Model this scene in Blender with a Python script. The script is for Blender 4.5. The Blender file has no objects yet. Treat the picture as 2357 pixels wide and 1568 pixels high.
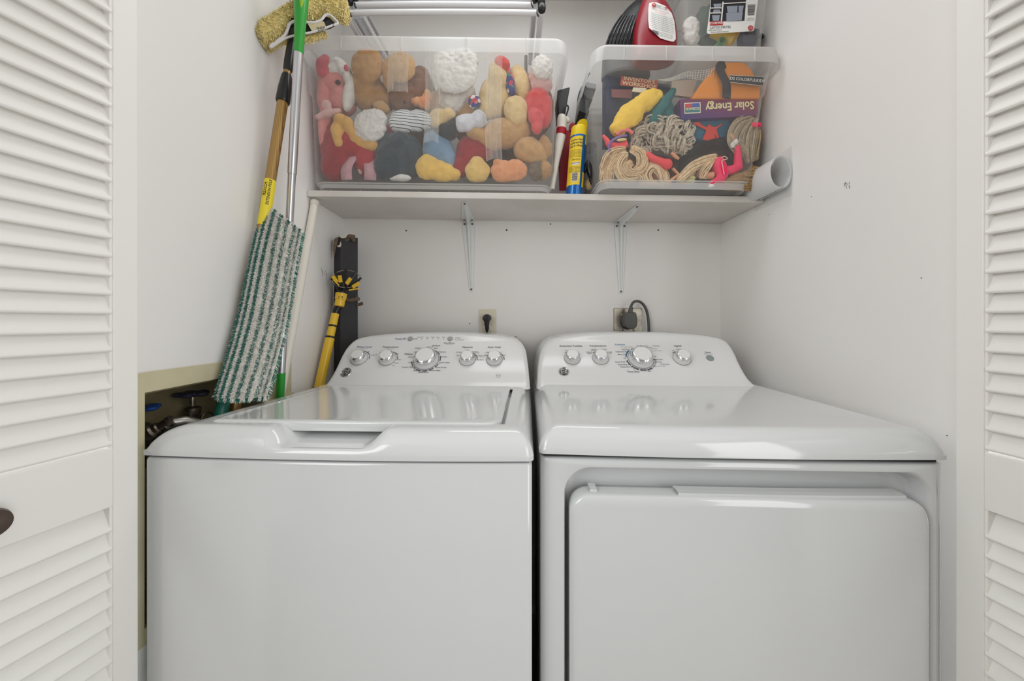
import bpy, math, random
from mathutils import Vector, Matrix, noise as mnoise
sc = bpy.context.scene
COL = sc.collection
random.seed(4)

# ------------------------------------------------------------------ camera
W_, H_ = 2357.0, 1568.0
FPX, CX, CY, CAMZ = 815.0, 1180.0, 742.0, 1.16
cam = bpy.data.cameras.new('camera')
cam.sensor_width = 36.0
cam.lens = 36.0 * FPX / W_
cam.shift_x = (W_ / 2 - CX) / W_
cam.shift_y = (CY - H_ / 2) / W_
cam.clip_start = 0.02
camo = bpy.data.objects.new('camera', cam)
camo.location = (0, 0, CAMZ)
camo.rotation_euler = (math.radians(90), 0, 0)
COL.objects.link(camo)
sc.camera = camo

# ------------------------------------------------------------------ light
sc.view_settings.view_transform = 'Standard'
sc.view_settings.look = 'None'
sc.view_settings.gamma = 1.0
sc.view_settings.use_curve_mapping = False
sc.view_settings.exposure = -0.24
world = bpy.data.worlds.new('hall_daylight')
world.use_nodes = True
bg = world.node_tree.nodes['Background']
bg.inputs[0].default_value = (0.95, 0.975, 1.0, 1)
bg.inputs[1].default_value = 0.62
sc.world = world
sc.cycles.transparent_max_bounces = 32


def area(name, loc, target, sx, sy, power, color):
    l = bpy.data.lights.new(name, 'AREA')
    l.shape = 'RECTANGLE'; l.size = sx; l.size_y = sy; l.energy = power; l.color = color
    o = bpy.data.objects.new(name, l)
    o.location = loc
    d = Vector(target) - Vector(loc)
    o.rotation_euler = d.to_track_quat('-Z', 'Y').to_euler()
    COL.objects.link(o)
    return o


area('hall_left_fill', (-1.45, -0.75, 1.80), (0.8, 1.0, 1.35), 1.1, 1.1, 23, (0.97, 0.985, 1.0))  # added fill from the hall's left, brightens the right wall; no window there
area('hall_right_fill', (1.45, -0.75, 1.30), (-0.66, 1.0, 1.35), 1.1, 1.7, 25, (0.97, 0.985, 1.0))  # second added fill, lifts the left wall and the shelf underside
area('closet_top_fill', (0.08, 0.93, 2.40), (0.08, 0.96, 0.0), 0.9, 0.25, 3.8, (0.96, 0.98, 1.0))  # unseen fill added under the ceiling to lift the dark upper back wall


# ------------------------------------------------------------------ helpers
def P(px, py, D):
    """world point at depth D seen at photo coordinates px, py"""
    return Vector(((px - CX) * D / FPX, D, CAMZ + (CY - py) * D / FPX))


def S(px, D):
    return px * D / FPX


def lin(c):
    c = c / 255.0
    return c / 12.92 if c <= 0.04045 else ((c + 0.055) / 1.055) ** 2.4


def rgb(c, k=1.0):
    return (min(lin(c[0]) * k, .95), min(lin(c[1]) * k, .95), min(lin(c[2]) * k, .95), 1)


MATS = {}


def mat(name, c, rough=0.6, metal=0.0, k=1.0, bump=None, vary=None, sheen=0.0, coat=0.0, spec=0.5,
        trans=0.0, mottle=None, stripes=None):
    """procedural principled material; bump=(scale,strength), vary=(scale,colour2)"""
    if name in MATS:
        return MATS[name]
    m = bpy.data.materials.new(name)
    m.use_nodes = True
    nt = m.node_tree
    b = nt.nodes['Principled BSDF']
    b.inputs['Base Color'].default_value = rgb(c, k)
    b.inputs['Roughness'].default_value = rough
    b.inputs['Metallic'].default_value = metal
    b.inputs['Specular IOR Level'].default_value = spec
    if sheen:
        b.inputs['Sheen Weight'].default_value = sheen
        b.inputs['Sheen Roughness'].default_value = 0.5
    if coat:
        b.inputs['Coat Weight'].default_value = coat
        b.inputs['Coat Roughness'].default_value = 0.06
    if trans:
        b.inputs['Transmission Weight'].default_value = trans
    tc = nt.nodes.new('ShaderNodeTexCoord')
    if vary:
        n = nt.nodes.new('ShaderNodeTexNoise')
        n.inputs['Scale'].default_value = vary[0]
        n.inputs['Detail'].default_value = 5
        nt.links.new(tc.outputs['Object'], n.inputs['Vector'])
        r = nt.nodes.new('ShaderNodeValToRGB')
        r.color_ramp.elements[0].position = 0.36
        r.color_ramp.elements[1].position = 0.64
        r.color_ramp.elements[0].color = rgb(c, k)
        r.color_ramp.elements[1].color = rgb(vary[1], k)
        nt.links.new(n.outputs['Fac'], r.inputs['Fac'])
        nt.links.new(r.outputs['Color'], b.inputs['Base Color'])
    if stripes:
        # stripes=(axis 'X/Y/Z' vector, frequency, dark colour, duty)
        mp = nt.nodes.new('ShaderNodeVectorMath'); mp.operation = 'DOT_PRODUCT'
        nt.links.new(tc.outputs['Object'], mp.inputs[0])
        mp.inputs[1].default_value = stripes[0]
        mu = nt.nodes.new('ShaderNodeMath'); mu.operation = 'MULTIPLY'; mu.inputs[1].default_value = stripes[1]
        nt.links.new(mp.outputs['Value'], mu.inputs[0])
        fr = nt.nodes.new('ShaderNodeMath'); fr.operation = 'FRACT'
        nt.links.new(mu.outputs[0], fr.inputs[0])
        lt = nt.nodes.new('ShaderNodeMath'); lt.operation = 'LESS_THAN'; lt.inputs[1].default_value = stripes[3]
        nt.links.new(fr.outputs[0], lt.inputs[0])
        mx = nt.nodes.new('ShaderNodeMix'); mx.data_type = 'RGBA'
        mx.inputs[6].default_value = rgb(c, k); mx.inputs[7].default_value = rgb(stripes[2], k)
        nt.links.new(lt.outputs[0], mx.inputs[0])
        nt.links.new(mx.outputs[2], b.inputs['Base Color'])
    if bump:
        n2 = nt.nodes.new('ShaderNodeTexNoise')
        n2.inputs['Scale'].default_value = bump[0]
        n2.inputs['Detail'].default_value = 4
        nt.links.new(tc.outputs['Object'], n2.inputs['Vector'])
        bp = nt.nodes.new('ShaderNodeBump')
        bp.inputs['Strength'].default_value = bump[1]
        bp.inputs['Distance'].default_value = bump[2] if len(bump) > 2 else 0.004
        nt.links.new(n2.outputs['Fac'], bp.inputs['Height'])
        nt.links.new(bp.outputs['Normal'], b.inputs['Normal'])
    MATS[name] = m
    return m


def clear_mat(name, fac, c=(235, 236, 234), rough=0.25, edge=0.35, tint=1.0):
    """clear or frosted polypropylene: light passes, part of it scatters in the sheet"""
    if name in MATS:
        return MATS[name]
    m = bpy.data.materials.new(name)
    m.use_nodes = True
    nt = m.node_tree
    b = nt.nodes['Principled BSDF']
    b.inputs['Base Color'].default_value = rgb(c)
    b.inputs['Roughness'].default_value = rough
    t = nt.nodes.new('ShaderNodeBsdfTransparent')
    t.inputs[0].default_value = (tint, tint, tint, 1)
    fr = nt.nodes.new('ShaderNodeLayerWeight'); fr.inputs[0].default_value = 0.3
    mr = nt.nodes.new('ShaderNodeMapRange')
    mr.inputs['To Min'].default_value = fac
    mr.inputs['To Max'].default_value = min(1, fac + edge)
    nt.links.new(fr.outputs['Facing'], mr.inputs['Value'])
    tr = nt.nodes.new('ShaderNodeBsdfTranslucent'); tr.inputs[0].default_value = rgb(c)
    m1 = nt.nodes.new('ShaderNodeMixShader'); m1.inputs[0].default_value = 0.35
    nt.links.new(b.outputs[0], m1.inputs[1]); nt.links.new(tr.outputs[0], m1.inputs[2])
    m2 = nt.nodes.new('ShaderNodeMixShader')
    nt.links.new(mr.outputs[0], m2.inputs[0])
    nt.links.new(t.outputs[0], m2.inputs[1]); nt.links.new(m1.outputs[0], m2.inputs[2])
    nt.links.new(m2.outputs[0], nt.nodes['Material Output'].inputs['Surface'])
    MATS[name] = m
    return m


ORG = {}


def thing(name, label, cat, loc, group=None):
    o = bpy.data.objects.new(name, None)
    o.empty_display_size = 0.05
    COL.objects.link(o)
    o.location = loc
    o['label'] = label; o['category'] = cat
    if group:
        o['group'] = group
    ORG[o] = Vector(loc)
    return o


def tag(o, label, cat, group=None):
    o['label'] = label; o['category'] = cat
    if group:
        o['group'] = group
    return o


class MB:
    def __init__(s, slope=0.0, sx=0.075):
        s.v = []; s.f = []; s.m = []; s.mi = 0; s.slope = slope; s.sx = sx

    def add(s, vs, fs):
        n = len(s.v)
        s.v += [Vector(q) for q in vs]
        s.f += [tuple(i + n for i in q) for q in fs]
        s.m += [s.mi] * len(fs)
        return s

    def box(s, a, b, rot=None, piv=None):
        x0, y0, z0 = a; x1, y1, z1 = b
        vs = [Vector(q) for q in ((x0, y0, z0), (x1, y0, z0), (x1, y1, z0), (x0, y1, z0), (x0, y0, z1), (x1, y0, z1), (x1, y1, z1), (x0, y1, z1))]
        if rot is not None:
            pv = Vector(piv) if piv is not None else sum(vs, Vector()) / 8
            vs = [pv + rot @ (q - pv) for q in vs]
        return s.add(vs, [(0, 3, 2, 1), (4, 5, 6, 7), (0, 1, 5, 4), (1, 2, 6, 5), (2, 3, 7, 6), (3, 0, 4, 7)])

    def loft(s, loops, cap0=True, cap1=True, closed=True):
        n = len(loops[0]); vs = [q for l in loops for q in l]; fs = []
        for j in range(len(loops) - 1):
            for i in range(n if closed else n - 1):
                k = (i + 1) % n
                fs.append((j * n + i, j * n + k, (j + 1) * n + k, (j + 1) * n + i))
        if cap0: fs.append(tuple(range(n - 1, -1, -1)))
        if cap1: fs.append(tuple(range((len(loops) - 1) * n, len(loops) * n)))
        return s.add(vs, fs)

    def tube(s, path, r, n=12, caps=True, flat=1.0, up=None):
        path = [Vector(p) for p in path]
        rr = r if isinstance(r, (list, tuple)) else [r] * len(path)
        loops = []; prev = None
        for i, p in enumerate(path):
            d = (path[min(i + 1, len(path) - 1)] - path[max(i - 1, 0)])
            if d.length < 1e-9: d = Vector((0, 0, 1))
            d.normalize()
            if prev is None:
                a = Vector(up) if up is not None else (Vector((0, 0, 1)) if abs(d.z) < 0.9 else Vector((0, 1, 0)))
                u = (a - d * a.dot(d)).normalized()
            else:
                u = (prev - d * prev.dot(d)).normalized()
            prev = u; w = d.cross(u)
            loops.append([p + (u * math.cos(t) * flat + w * math.sin(t)) * rr[i] for t in (2 * math.pi * q / n for q in range(n))])
        return s.loft(loops, caps, caps)

    def lathe(s, o, axis, prof, n=32, caps=True):
        """prof = [(radius, height along axis)]"""
        o = Vector(o); ax = Vector(axis).normalized()
        a = Vector((1, 0, 0)) if abs(ax.x) < 0.9 else Vector((0, 1, 0))
        u = (a - ax * a.dot(ax)).normalized(); w = ax.cross(u)
        loops = [[o + ax * h + (u * math.cos(t) + w * math.sin(t)) * r for t in (2 * math.pi * q / n for q in range(n))] for r, h in prof]
        return s.loft(loops, caps, caps)

    def ell(s, c, r, rot=None, nu=20, nv=12, nz=0.0, nf=8.0):
        c = Vector(c); vs = []; fs = []
        for j in range(nv + 1):
            ph = math.pi * j / nv
            for i in range(nu):
                th = 2 * math.pi * i / nu
                q = Vector((math.sin(ph) * math.cos(th), math.sin(ph) * math.sin(th), math.cos(ph)))
                if nz:
                    q = q * (1 + nz * mnoise.noise(q * nf * 0.3 + c * 7))
                q = Vector((q.x * r[0], q.y * r[1], q.z * r[2]))
                if rot is not None: q = rot @ q
                vs.append(c + q)
        for j in range(nv):
            for i in range(nu):
                k = (i + 1) % nu
                fs.append((j * nu + i, (j + 1) * nu + i, (j + 1) * nu + k, j * nu + k))
        return s.add(vs, fs)

    def prism(s, poly, off):
        off = Vector(off); n = len(poly)
        vs = [Vector(p) for p in poly] + [Vector(p) + off for p in poly]
        fs = [tuple(range(n)), tuple(range(2 * n - 1, n - 1, -1))]
        fs += [(i, i + n, (i + 1) % n + n, (i + 1) % n) for i in range(n)]
        return s.add(vs, fs)

    def grid(s, rows, flip=False):
        n = len(rows[0]); vs = [q for r in rows for q in r]; fs = []
        for j in range(len(rows) - 1):
            for i in range(n - 1):
                q = (j * n + i, j * n + i + 1, (j + 1) * n + i + 1, (j + 1) * n + i)
                fs.append(q[::-1] if flip else q)
        return s.add(vs, fs)

    def build(s, name, mats, parent=None, smooth=True, label=None, kind=None, origin=None, fix=True, angle=40):
        if s.slope:
            for q in s.v: q.z -= s.slope * (q.x - s.sx)
        if parent is not None:
            o0 = ORG[parent]
        else:
            if origin is None:
                xs = [q.x for q in s.v]; ys = [q.y for q in s.v]; zs = [q.z for q in s.v]
                origin = ((min(xs) + max(xs)) / 2, (min(ys) + max(ys)) / 2, min(zs))
            o0 = Vector(origin)
        me = bpy.data.meshes.new(name)
        me.from_pydata([tuple(q - o0) for q in s.v], [], s.f)
        if not isinstance(mats, (list, tuple)): mats = [mats]
        for m in mats: me.materials.append(m)
        me.polygons.foreach_set('material_index', s.m)
        me.update()
        if fix:
            import bmesh
            bm = bmesh.new(); bm.from_mesh(me)
            bmesh.ops.remove_doubles(bm, verts=bm.verts, dist=1e-6)
            bmesh.ops.recalc_face_normals(bm, faces=bm.faces)
            bm.to_mesh(me); bm.free()
        if smooth:
            me.shade_smooth()
            try: me.set_sharp_from_angle(angle=math.radians(angle))
            except Exception: pass
        o = bpy.data.objects.new(name, me)
        COL.objects.link(o)
        ORG[o] = o0
        if parent is not None:
            o.parent = parent
            if parent.type != 'EMPTY' or True:
                o.matrix_parent_inverse = Matrix.Identity(4)
        else:
            o.location = o0
        if label: o['label'] = label
        if kind: o['kind'] = kind
        return o


def bevel(o, w, seg=2, ang=35):
    b = o.modifiers.new('bevel', 'BEVEL'); b.width = w; b.segments = seg
    b.limit_method = 'ANGLE'; b.angle_limit = math.radians(ang)
    return o


def soften(o, voxel=0.004, it=6, f=0.6):
    r = o.modifiers.new('remesh', 'REMESH'); r.mode = 'VOXEL'; r.voxel_size = voxel; r.use_smooth_shade = True
    s_ = o.modifiers.new('smooth', 'SMOOTH'); s_.factor = f; s_.iterations = it
    return o


def displace(o, size, strength, name='clouds'):
    t = bpy.data.textures.new(name, 'CLOUDS'); t.noise_scale = size; t.noise_depth = 2
    d = o.modifiers.new('fluff', 'DISPLACE'); d.texture = t; d.strength = strength; d.mid_level = 0.5
    d.texture_coords = 'LOCAL'
    return o


_txt = {}


def text_geo(s, bold=0.0):
    key = (s, bold)
    if key in _txt: return _txt[key]
    cu = bpy.data.curves.new('lettering', 'FONT')
    cu.body = s; cu.size = 1.0; cu.resolution_u = 2; cu.offset = bold
    cu.align_x = 'CENTER'; cu.align_y = 'CENTER'
    o = bpy.data.objects.new('lettering', cu)
    COL.objects.link(o)
    dg = bpy.context.evaluated_depsgraph_get()
    me = bpy.data.meshes.new_from_object(o.evaluated_get(dg))
    vs = [tuple(q.co) for q in me.vertices]; fs = [tuple(p.vertices) for p in me.polygons]
    bpy.data.objects.remove(o); bpy.data.meshes.remove(me); bpy.data.curves.remove(cu)
    _txt[key] = (vs, fs)
    return vs, fs


def put_text(mb, s, c, right, up, size, bold=0.012, slant=0.0, off=0.0006, align=0, fn=None, sx=1.0):
    """lay lettering on a surface: c centre, right/up unit vectors"""
    vs, fs = text_geo(s, bold)
    if not vs: return
    right = Vector(right).normalized(); up = Vector(up); up = (up - right * up.dot(right)).normalized()
    nrm = right.cross(up)
    w = max(q[0] for q in vs) - min(q[0] for q in vs)
    ox = 0 if align == 0 else (w / 2 if align < 0 else -w / 2)
    out = []
    for q in vs:
        a = (q[0] + ox) * sx * size + slant * q[1] * size; b = q[1] * size
        if fn: out.append(fn(a, b))
        else: out.append(Vector(c) + right * a + up * b + nrm * off)
    mb.add(out, fs)


def rrect(x0, x1, y0, y1, r, z, n=6):
    """rounded rectangle loop in the XY plane"""
    pts = []
    for cx, cy, a0 in ((x1 - r, y1 - r, 0), (x0 + r, y1 - r, 90), (x0 + r, y0 + r, 180), (x1 - r, y0 + r, 270)):
        for i in range(n + 1):
            a = math.radians(a0 + 90.0 * i / n)
            pts.append(Vector((cx + r * math.cos(a), cy + r * math.sin(a), z)))
    return pts


def struct(name, mb, m, **k):
    o = mb.build(name, m, **k)
    o['kind'] = 'structure'
    return o


# ------------------------------------------------------------------ room
XL, XR, YB = -0.675, 0.827, 1.41
m_wall = mat('white_wall_paint', (240, 237, 233), 0.55, vary=(1.6, (237, 235, 232)), bump=(90, 0.06, 0.002))
m_trim = mat('white_gloss_paint', (232, 230, 226), 0.38, bump=(60, 0.04, 0.001))
m_floor = mat('hall_floor', (146, 136, 124), 0.4, vary=(6, (130, 120, 108)))
m_ceil = mat('ceiling_paint', (235, 233, 230), 0.8)

# left wall has a real hole for the recessed washer box
BZ0, BZ1, BY0, BY1 = 0.60, CAMZ - 0.129, 0.646, 0.955
lw = MB()
t = 0.10
lw.box((XL - t, 0.62, 0), (XL, BY0, 2.44)); lw.box((XL - t, BY1, 0), (XL, YB, 2.44))
lw.box((XL - t, BY0, BZ1), (XL, BY1, 2.44)); lw.box((XL - t, BY0, 0), (XL, BY1, BZ0))
lw.box((XL - t - .02, BY0, BZ0), (XL - t, BY1, BZ1))
struct('wall_left', lw, m_wall, smooth=False)
struct('wall_right', MB().box((XR, 0.62, 0), (XR + .1, YB, 2.44)), m_wall, smooth=False)
wb = struct('wall_back', MB().box((XL - .1, YB, 0), (XR + .1, YB + .1, 2.44)), m_wall, smooth=False)
struct('ceiling', MB().box((XL - .1, 0.62, 2.44), (XR + .1, YB + .1, 2.5)), m_ceil, smooth=False)
struct('floor', MB().box((-3, -2.6, -.05), (3, YB + .1, 0)), m_floor, smooth=False)
fw = MB()
fw.box((-2.2, 0.62, 0), (XL - .10, .72, 2.44)); fw.box((XR + .10, .62, 0), (2.2, .72, 2.44))
struct('wall_front', fw, m_wall, smooth=False)
struct('trim_1', MB().box((XL - .10, .60, 2.06), (XR + .10, .70, 2.44)), m_trim, smooth=False)
# hall behind the camera
struct('wall_hall', MB().box((-2.2, -2.1, 0), (2.2, -2.0, 2.44)), mat('hall_wall_paint', (196, 190, 182), 0.7), smooth=False)
struct('ceiling_hall', MB().box((-2.2, -2.1, 2.44), (2.2, .62, 2.5)), m_ceil, smooth=False)

# scuffs and old screw holes
m_dark = mat('dark_mark', (70, 68, 66), 0.8)
def speck(mb, c, n, r):
    c = Vector(c); n = Vector(n)
    mb.lathe(c, n, [(r, 0), (r, 0.0006), (0.0001, 0.0008)], 8)
hb = MB()
for px, py, r in ((935, 531, 2.0), (1166, 530, 2.2), (1515, 530, 2.0), (1267, 516, 1.6), (1081, 745, 1.2)):
    speck(hb, P(px, py, YB), (0, -1, 0), S(r, YB))
hb.build('screw_hole_marks', m_dark, wb)
wr = bpy.data.objects['wall_right']
sm = MB()
def rw(px, py):
    D = XR * FPX / (px - CX); return P(px, py, D)
for i in range(26):
    a = random.uniform(-7, 7); b = random.uniform(-7, 6)
    c = rw(1950 + a, 427 + b)
    d = Vector((0, random.uniform(-.3, .3), 1)).normalized() * S(random.uniform(.6, 3.2), 0.87)
    sm.tube([c - d, c + d], 0.00035, 5)
for px, py in ((1868, 453), (1770, 494), (2121, 640), (2180, 1003)):
    speck(sm, rw(px, py), (-1, 0, 0), 0.0011)
sm.build('scuff_marks', m_dark, wr)
sl = MB()
def lwp(px, py):
    D = XL * FPX / (px - CX); return P(px, py, D)
for q in (((739, 615), (742, 630)), ((742, 622), (741, 637)), ((748, 622), (753, 634)), ((751, 630), (752, 643)), ((745, 628), (747, 633))):
    a, b = (lwp(*k) for k in q)
    sl.tube([a, b], 0.0006, 5)
sl.build('scuff_marks', m_dark, bpy.data.objects['wall_left'])


# ------------------------------------------------------------------ louvred doors
m_door = mat('white_door_paint', (243, 241, 236), 0.42, bump=(40, 0.05, 0.001))
m_bronze = mat('dark_bronze', (92, 80, 72), 0.4, 0.7)


def louver_door(name, E, d, side, zr0, zr1, knob=None):
    """E: (x,y) of the closet-side face edge, d: unit dir toward hall along the leaf, side: +1 visible face to +x"""
    E = Vector((E[0], E[1], 0)); d = Vector((d[0], d[1], 0)).normalized()
    n = Vector((d.y, -d.x, 0)) * (1 if (d.y * side) * -1 < 0 else -1)
    n = n if n.x * side > 0 else -n
    TH, WD, Z0, Z1, ST = 0.030, 0.44, 0.012, 2.035, 0.0315
    def q(u, w, z): return E + d * u - n * w + Vector((0, 0, z))
    def pbox(mb, u0, u1, w0, w1, z0, z1):
        vs = [q(u0, w0, z0), q(u1, w0, z0), q(u1, w1, z0), q(u0, w1, z0), q(u0, w0, z1), q(u1, w0, z1), q(u1, w1, z1), q(u0, w1, z1)]
        mb.add(vs, [(0, 3, 2, 1), (4, 5, 6, 7), (0, 1, 5, 4), (1, 2, 6, 5), (2, 3, 7, 6), (3, 0, 4, 7)])
    root = bpy.data.objects.new(name, None)
    root.location = q(0, 0, 0); COL.objects.link(root); ORG[root] = q(0, 0, 0)
    root['kind'] = 'structure'
    a = MB(); pbox(a, 0, ST, 0, TH, Z0, Z1); bevel(a.build('stile', m_door, root, smooth=False), .0015)
    a = MB(); pbox(a, WD - ST, WD, 0, TH, Z0, Z1); bevel(a.build('stile', m_door, root, smooth=False), .0015)
    for z0, z1 in ((Z0, 0.15), (zr0, zr1), (Z1 - .07, Z1)):
        a = MB(); pbox(a, ST, WD - ST, 0.0004, TH, z0, z1); bevel(a.build('rail', m_door, root, smooth=False), .001)
    for z0, z1 in ((0.15, zr0), (zr1, Z1 - .07)):
        a = MB()
        # thin sticking strip next to each stile
        pbox(a, ST, ST + .0035, .002, TH, z0, z1)
        pbox(a, WD - ST - .0035, WD - ST, .002, TH, z0, z1)
        pitch = 0.0302
        k = int((z1 - z0) / pitch)
        off = (z1 - z0 - k * pitch) / 2
        for i in range(k):
            zb = z0 + off + i * pitch + 0.002
            sec = []
            # slat section leaning: lower edge at the front, upper edge at the back
            p0 = Vector((0.0035, zb)); p1 = Vector((TH - .004, zb + 0.0405))
            ax = (p1 - p0).normalized(); nr = Vector((-ax.y, ax.x)); h = .0034
            for c, a0 in ((p0, 90), (p1, -90)):
                for s_ in range(7):
                    t_ = math.radians(a0 + 180 * s_ / 6)
                    v_ = c + (ax * math.cos(t_) + nr * math.sin(t_)) * h
                    sec.append(v_)
            loops = [[q(u, v_.x, v_.y) for v_ in sec] for u in (ST + .001, WD - ST - .001)]
            a.loft(loops)
        a.build('louver_panel', m_door, root)
    if knob:
        u, z = knob
        a = MB()
        a.lathe(q(u, 0, z), n, [(.017, 0), (.017, .002), (.008, .004), (.007, .012), (.014, .017), (.0185, .023), (.017, .029), (.010, .0325), (.001, .0335)], 28)
        a.build('door_knob', m_bronze, root)
    return root


louver_door('door_1', ((318 - CX) * .600 / FPX, .600), (-.264, -1), 1, CAMZ - .296, CAMZ - .203, knob=(.158, CAMZ - .252))
louver_door('door_2', ((2199 - CX) * .578 / FPX, .578), (.166, -1), -1, CAMZ - .289, CAMZ - .201)

# ------------------------------------------------------------------ appliances
m_enamel = mat('white_enamel', (217, 219, 219), 0.11, coat=0.35)
m_enamel2 = mat('white_plastic', (222, 222, 221), 0.22, coat=0.2)
m_gap = mat('dark_seam', (58, 60, 60), 0.7)
m_chrome = mat('satin_chrome', (225, 226, 228), 0.16, 1.0)
m_knobface = mat('knob_face_grey', (226, 226, 224), 0.35)
m_print = mat('dark_printing', (62, 66, 72), 0.6)
m_blue = mat('blue_printing', (30, 105, 150), 0.6)
m_grey = mat('grey_printing', (150, 152, 154), 0.6)
m_badge = mat('badge_silver', (190, 190, 188), 0.25, 1.0)
m_badged = mat('badge_dark', (52, 50, 48), 0.35)
m_button = mat('grey_button', (160, 160, 158), 0.4)
m_button2 = mat('slate_button', (138, 146, 146), 0.4)


def smooth01(t):
    t = max(0, min(1, t)); return t * t * (3 - 2 * t)


class Machine:
    def __init__(s, OL, OR, z0, H, il, ir, iff, depth=0.665):
        s.O = Vector((OL[0], OL[1], z0)); R = Vector((OR[0] - OL[0], OR[1] - OL[1], 0))
        s.w = R.length; s.R = R.normalized(); s.F = Vector((-s.R.y, s.R.x, 0)); s.H = H
        s.il, s.ir, s.iff, s.dep = il, ir, iff, depth

    def q(s, x, y, z): return s.O + s.R * x + s.F * y + Vector((0, 0, z))

    def height(s, x, y):
        il = s.il[0] + (s.il[1] - s.il[0]) * min(1, y / .4)
        nx = max(0.0, 1 - min(x / il, 1)); nr = max(0.0, 1 - min((s.w - x) / s.ir, 1)); ny = max(0.0, 1 - min(y / s.iff, 1))
        m = max(nx, nr, ny)
        a = sorted([max(nx, nr), ny])
        m = min(1.0, (a[1] ** 6 + a[0] ** 6) ** (1 / 6))
        lip = 0.007
        return lip + (s.H - lip) * max(0, 1 - m ** 2.2) ** .80

    def cover(s, xs, ys, root, mod=None, bow=0.010, name='top_cover'):
        r = .009; rows = []
        for y in ys:
            row = []
            for x in xs:
                z = s.height(x, y)
                if mod: z = mod(x, y, z)
                X, Y = x, y
                dx = min(x, s.w - x)
                if dx < r and y < r:
                    a, b = r - dx, r - y; m = max(a, b); L = math.hypot(a, b)
                    if L > 0:
                        a, b = a * m / L, b * m / L
                        X = (r - a) if x < s.w / 2 else s.w - (r - a); Y = r - b
                u = X / s.w
                Y2 = Y - bow * (1 - (2 * u - 1) ** 2) * max(0, 1 - Y / .25)
                row.append(s.q(X, Y2, z))
            rows.append(row)
        mb = MB(); mb.grid(rows)
        n = len(xs); m = len(ys)
        rim = rows[0][:] + [rw_[-1] for rw_ in rows[1:]] + rows[-1][::-1][1:] + [rw_[0] for rw_ in rows[::-1][1:-1]]
        low = [Vector((v.x, v.y, s.O.z)) for v in rim]
        cen = s.q(s.w / 2, s.dep / 2, 0)
        low2 = [v + (cen - v).normalized() * .0045 - Vector((0, 0, .0012)) for v in low]
        mb.loft([rim, low, low2], False, False)
        return mb.build(name, m_enamel, root, angle=50)


def ramp(a, b, n, p=1.0):
    return [a + (b - a) * (i / n) ** p for i in range(n + 1)]


def edges(w, a, b, inner):
    """dense samples near both sides"""
    l = [0, .0008, .002, .004, .007, .011, .015, .02, .026, .033, .041, .05, .06, .07]
    l = [v for v in l if v < max(a, .021) * 1.15]
    r = [w - v for v in l if v < max(b, .021) * 1.3][::-1]
    return sorted(set(l + inner + r))


def face_fn(tab, Xc):
    """console face: row pixel -> depth, with the machine's slight turn"""
    def D0(py):
        t = tab
        if py <= t[0][0]: return t[0][1]
        for a, b in zip(t, t[1:]):
            if py <= b[0]: return a[1] + (b[1] - a[1]) * (py - a[0]) / (b[0] - a[0])
        return t[-1][1]
    def F(px, py):
        d = D0(py); D = (d + .042 * Xc) / (1 + .042 * (px - CX) / FPX)
        return P(px, py, D)
    return F


def console(root, rows, Xc, arch, name='control_console'):
    """rows: (py, depth, px left, px right) from bottom to top"""
    F = face_fn(sorted((r[0], r[1]) for r in rows), Xc)
    NU = 28; R = .016
    grid = []
    back = YB - .045
    for j, (py, d, xl, xr) in enumerate(rows):
        t = j / (len(rows) - 1)
        a = F(xl, py); b = F(xr, py)
        row = []
        wd = (b - a).length
        us = []
        k = min(R / wd, .45)
        for i in range(9): us.append(k * (1 - math.cos(math.pi / 2 * i / 8)))
        for i in range(1, NU): us.append(k + (1 - 2 * k) * i / NU)
        for i in range(9): us.append(1 - k * (1 - math.cos(math.pi / 2 * (8 - i) / 8)))
        for u in us:
            p = a.lerp(b, u)
            e = 0
            if u < k: e = R * (1 - math.sqrt(max(0, 1 - (1 - u / k) ** 2)))
            if u > 1 - k: e = R * (1 - math.sqrt(max(0, 1 - (1 - (1 - u) / k) ** 2)))
            p = p + Vector((0, e, 0))
            p.z += arch * smooth01((t - .78) / .22) * (1 - (2 * u - 1) ** 2)
            row.append(p)
        # side walls running to the back
        row = [Vector((row[0].x + .006, max(back, row[0].y + .01), row[0].z))] + row + [Vector((row[-1].x - .006, max(back, row[-1].y + .01), row[-1].z))]
        grid.append(row)
    # rounded top edge then back
    top = grid[-1]
    for a_, (dy, dz) in enumerate(((.004, .0035), (.010, .006), (.018, .007))):
        row = []
        for i, v in enumerate(top):
            u = (v.x - top[0].x) / (top[-1].x - top[0].x); w_ = min(1, math.sqrt(max(0, 1 - abs(2 * u - 1) ** 3)))
            row.append(Vector((v.x, min(v.y + dy, back), v.z + dz * w_)) if 0 < i < len(top) - 1 else Vector((v.x, back, v.z)))
        grid.append(row)
    grid.append([Vector((v.x, back, v.z)) for v in grid[-1]])
    mb = MB(); mb.grid(grid)
    return mb.build(name, m_enamel2, root, angle=55), F


def frame_at(F, px, py):
    c = F(px, py); r = (F(px + 8, py) - F(px - 8, py)).normalized(); u = (F(px, py - 8) - F(px, py + 8)).normalized()
    u = (u - r * u.dot(r)).normalized(); n = r.cross(u)
    if n.y > 0: n = -n
    if py < 790: c = c + n * .0016
    return c, r, u, n


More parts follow.
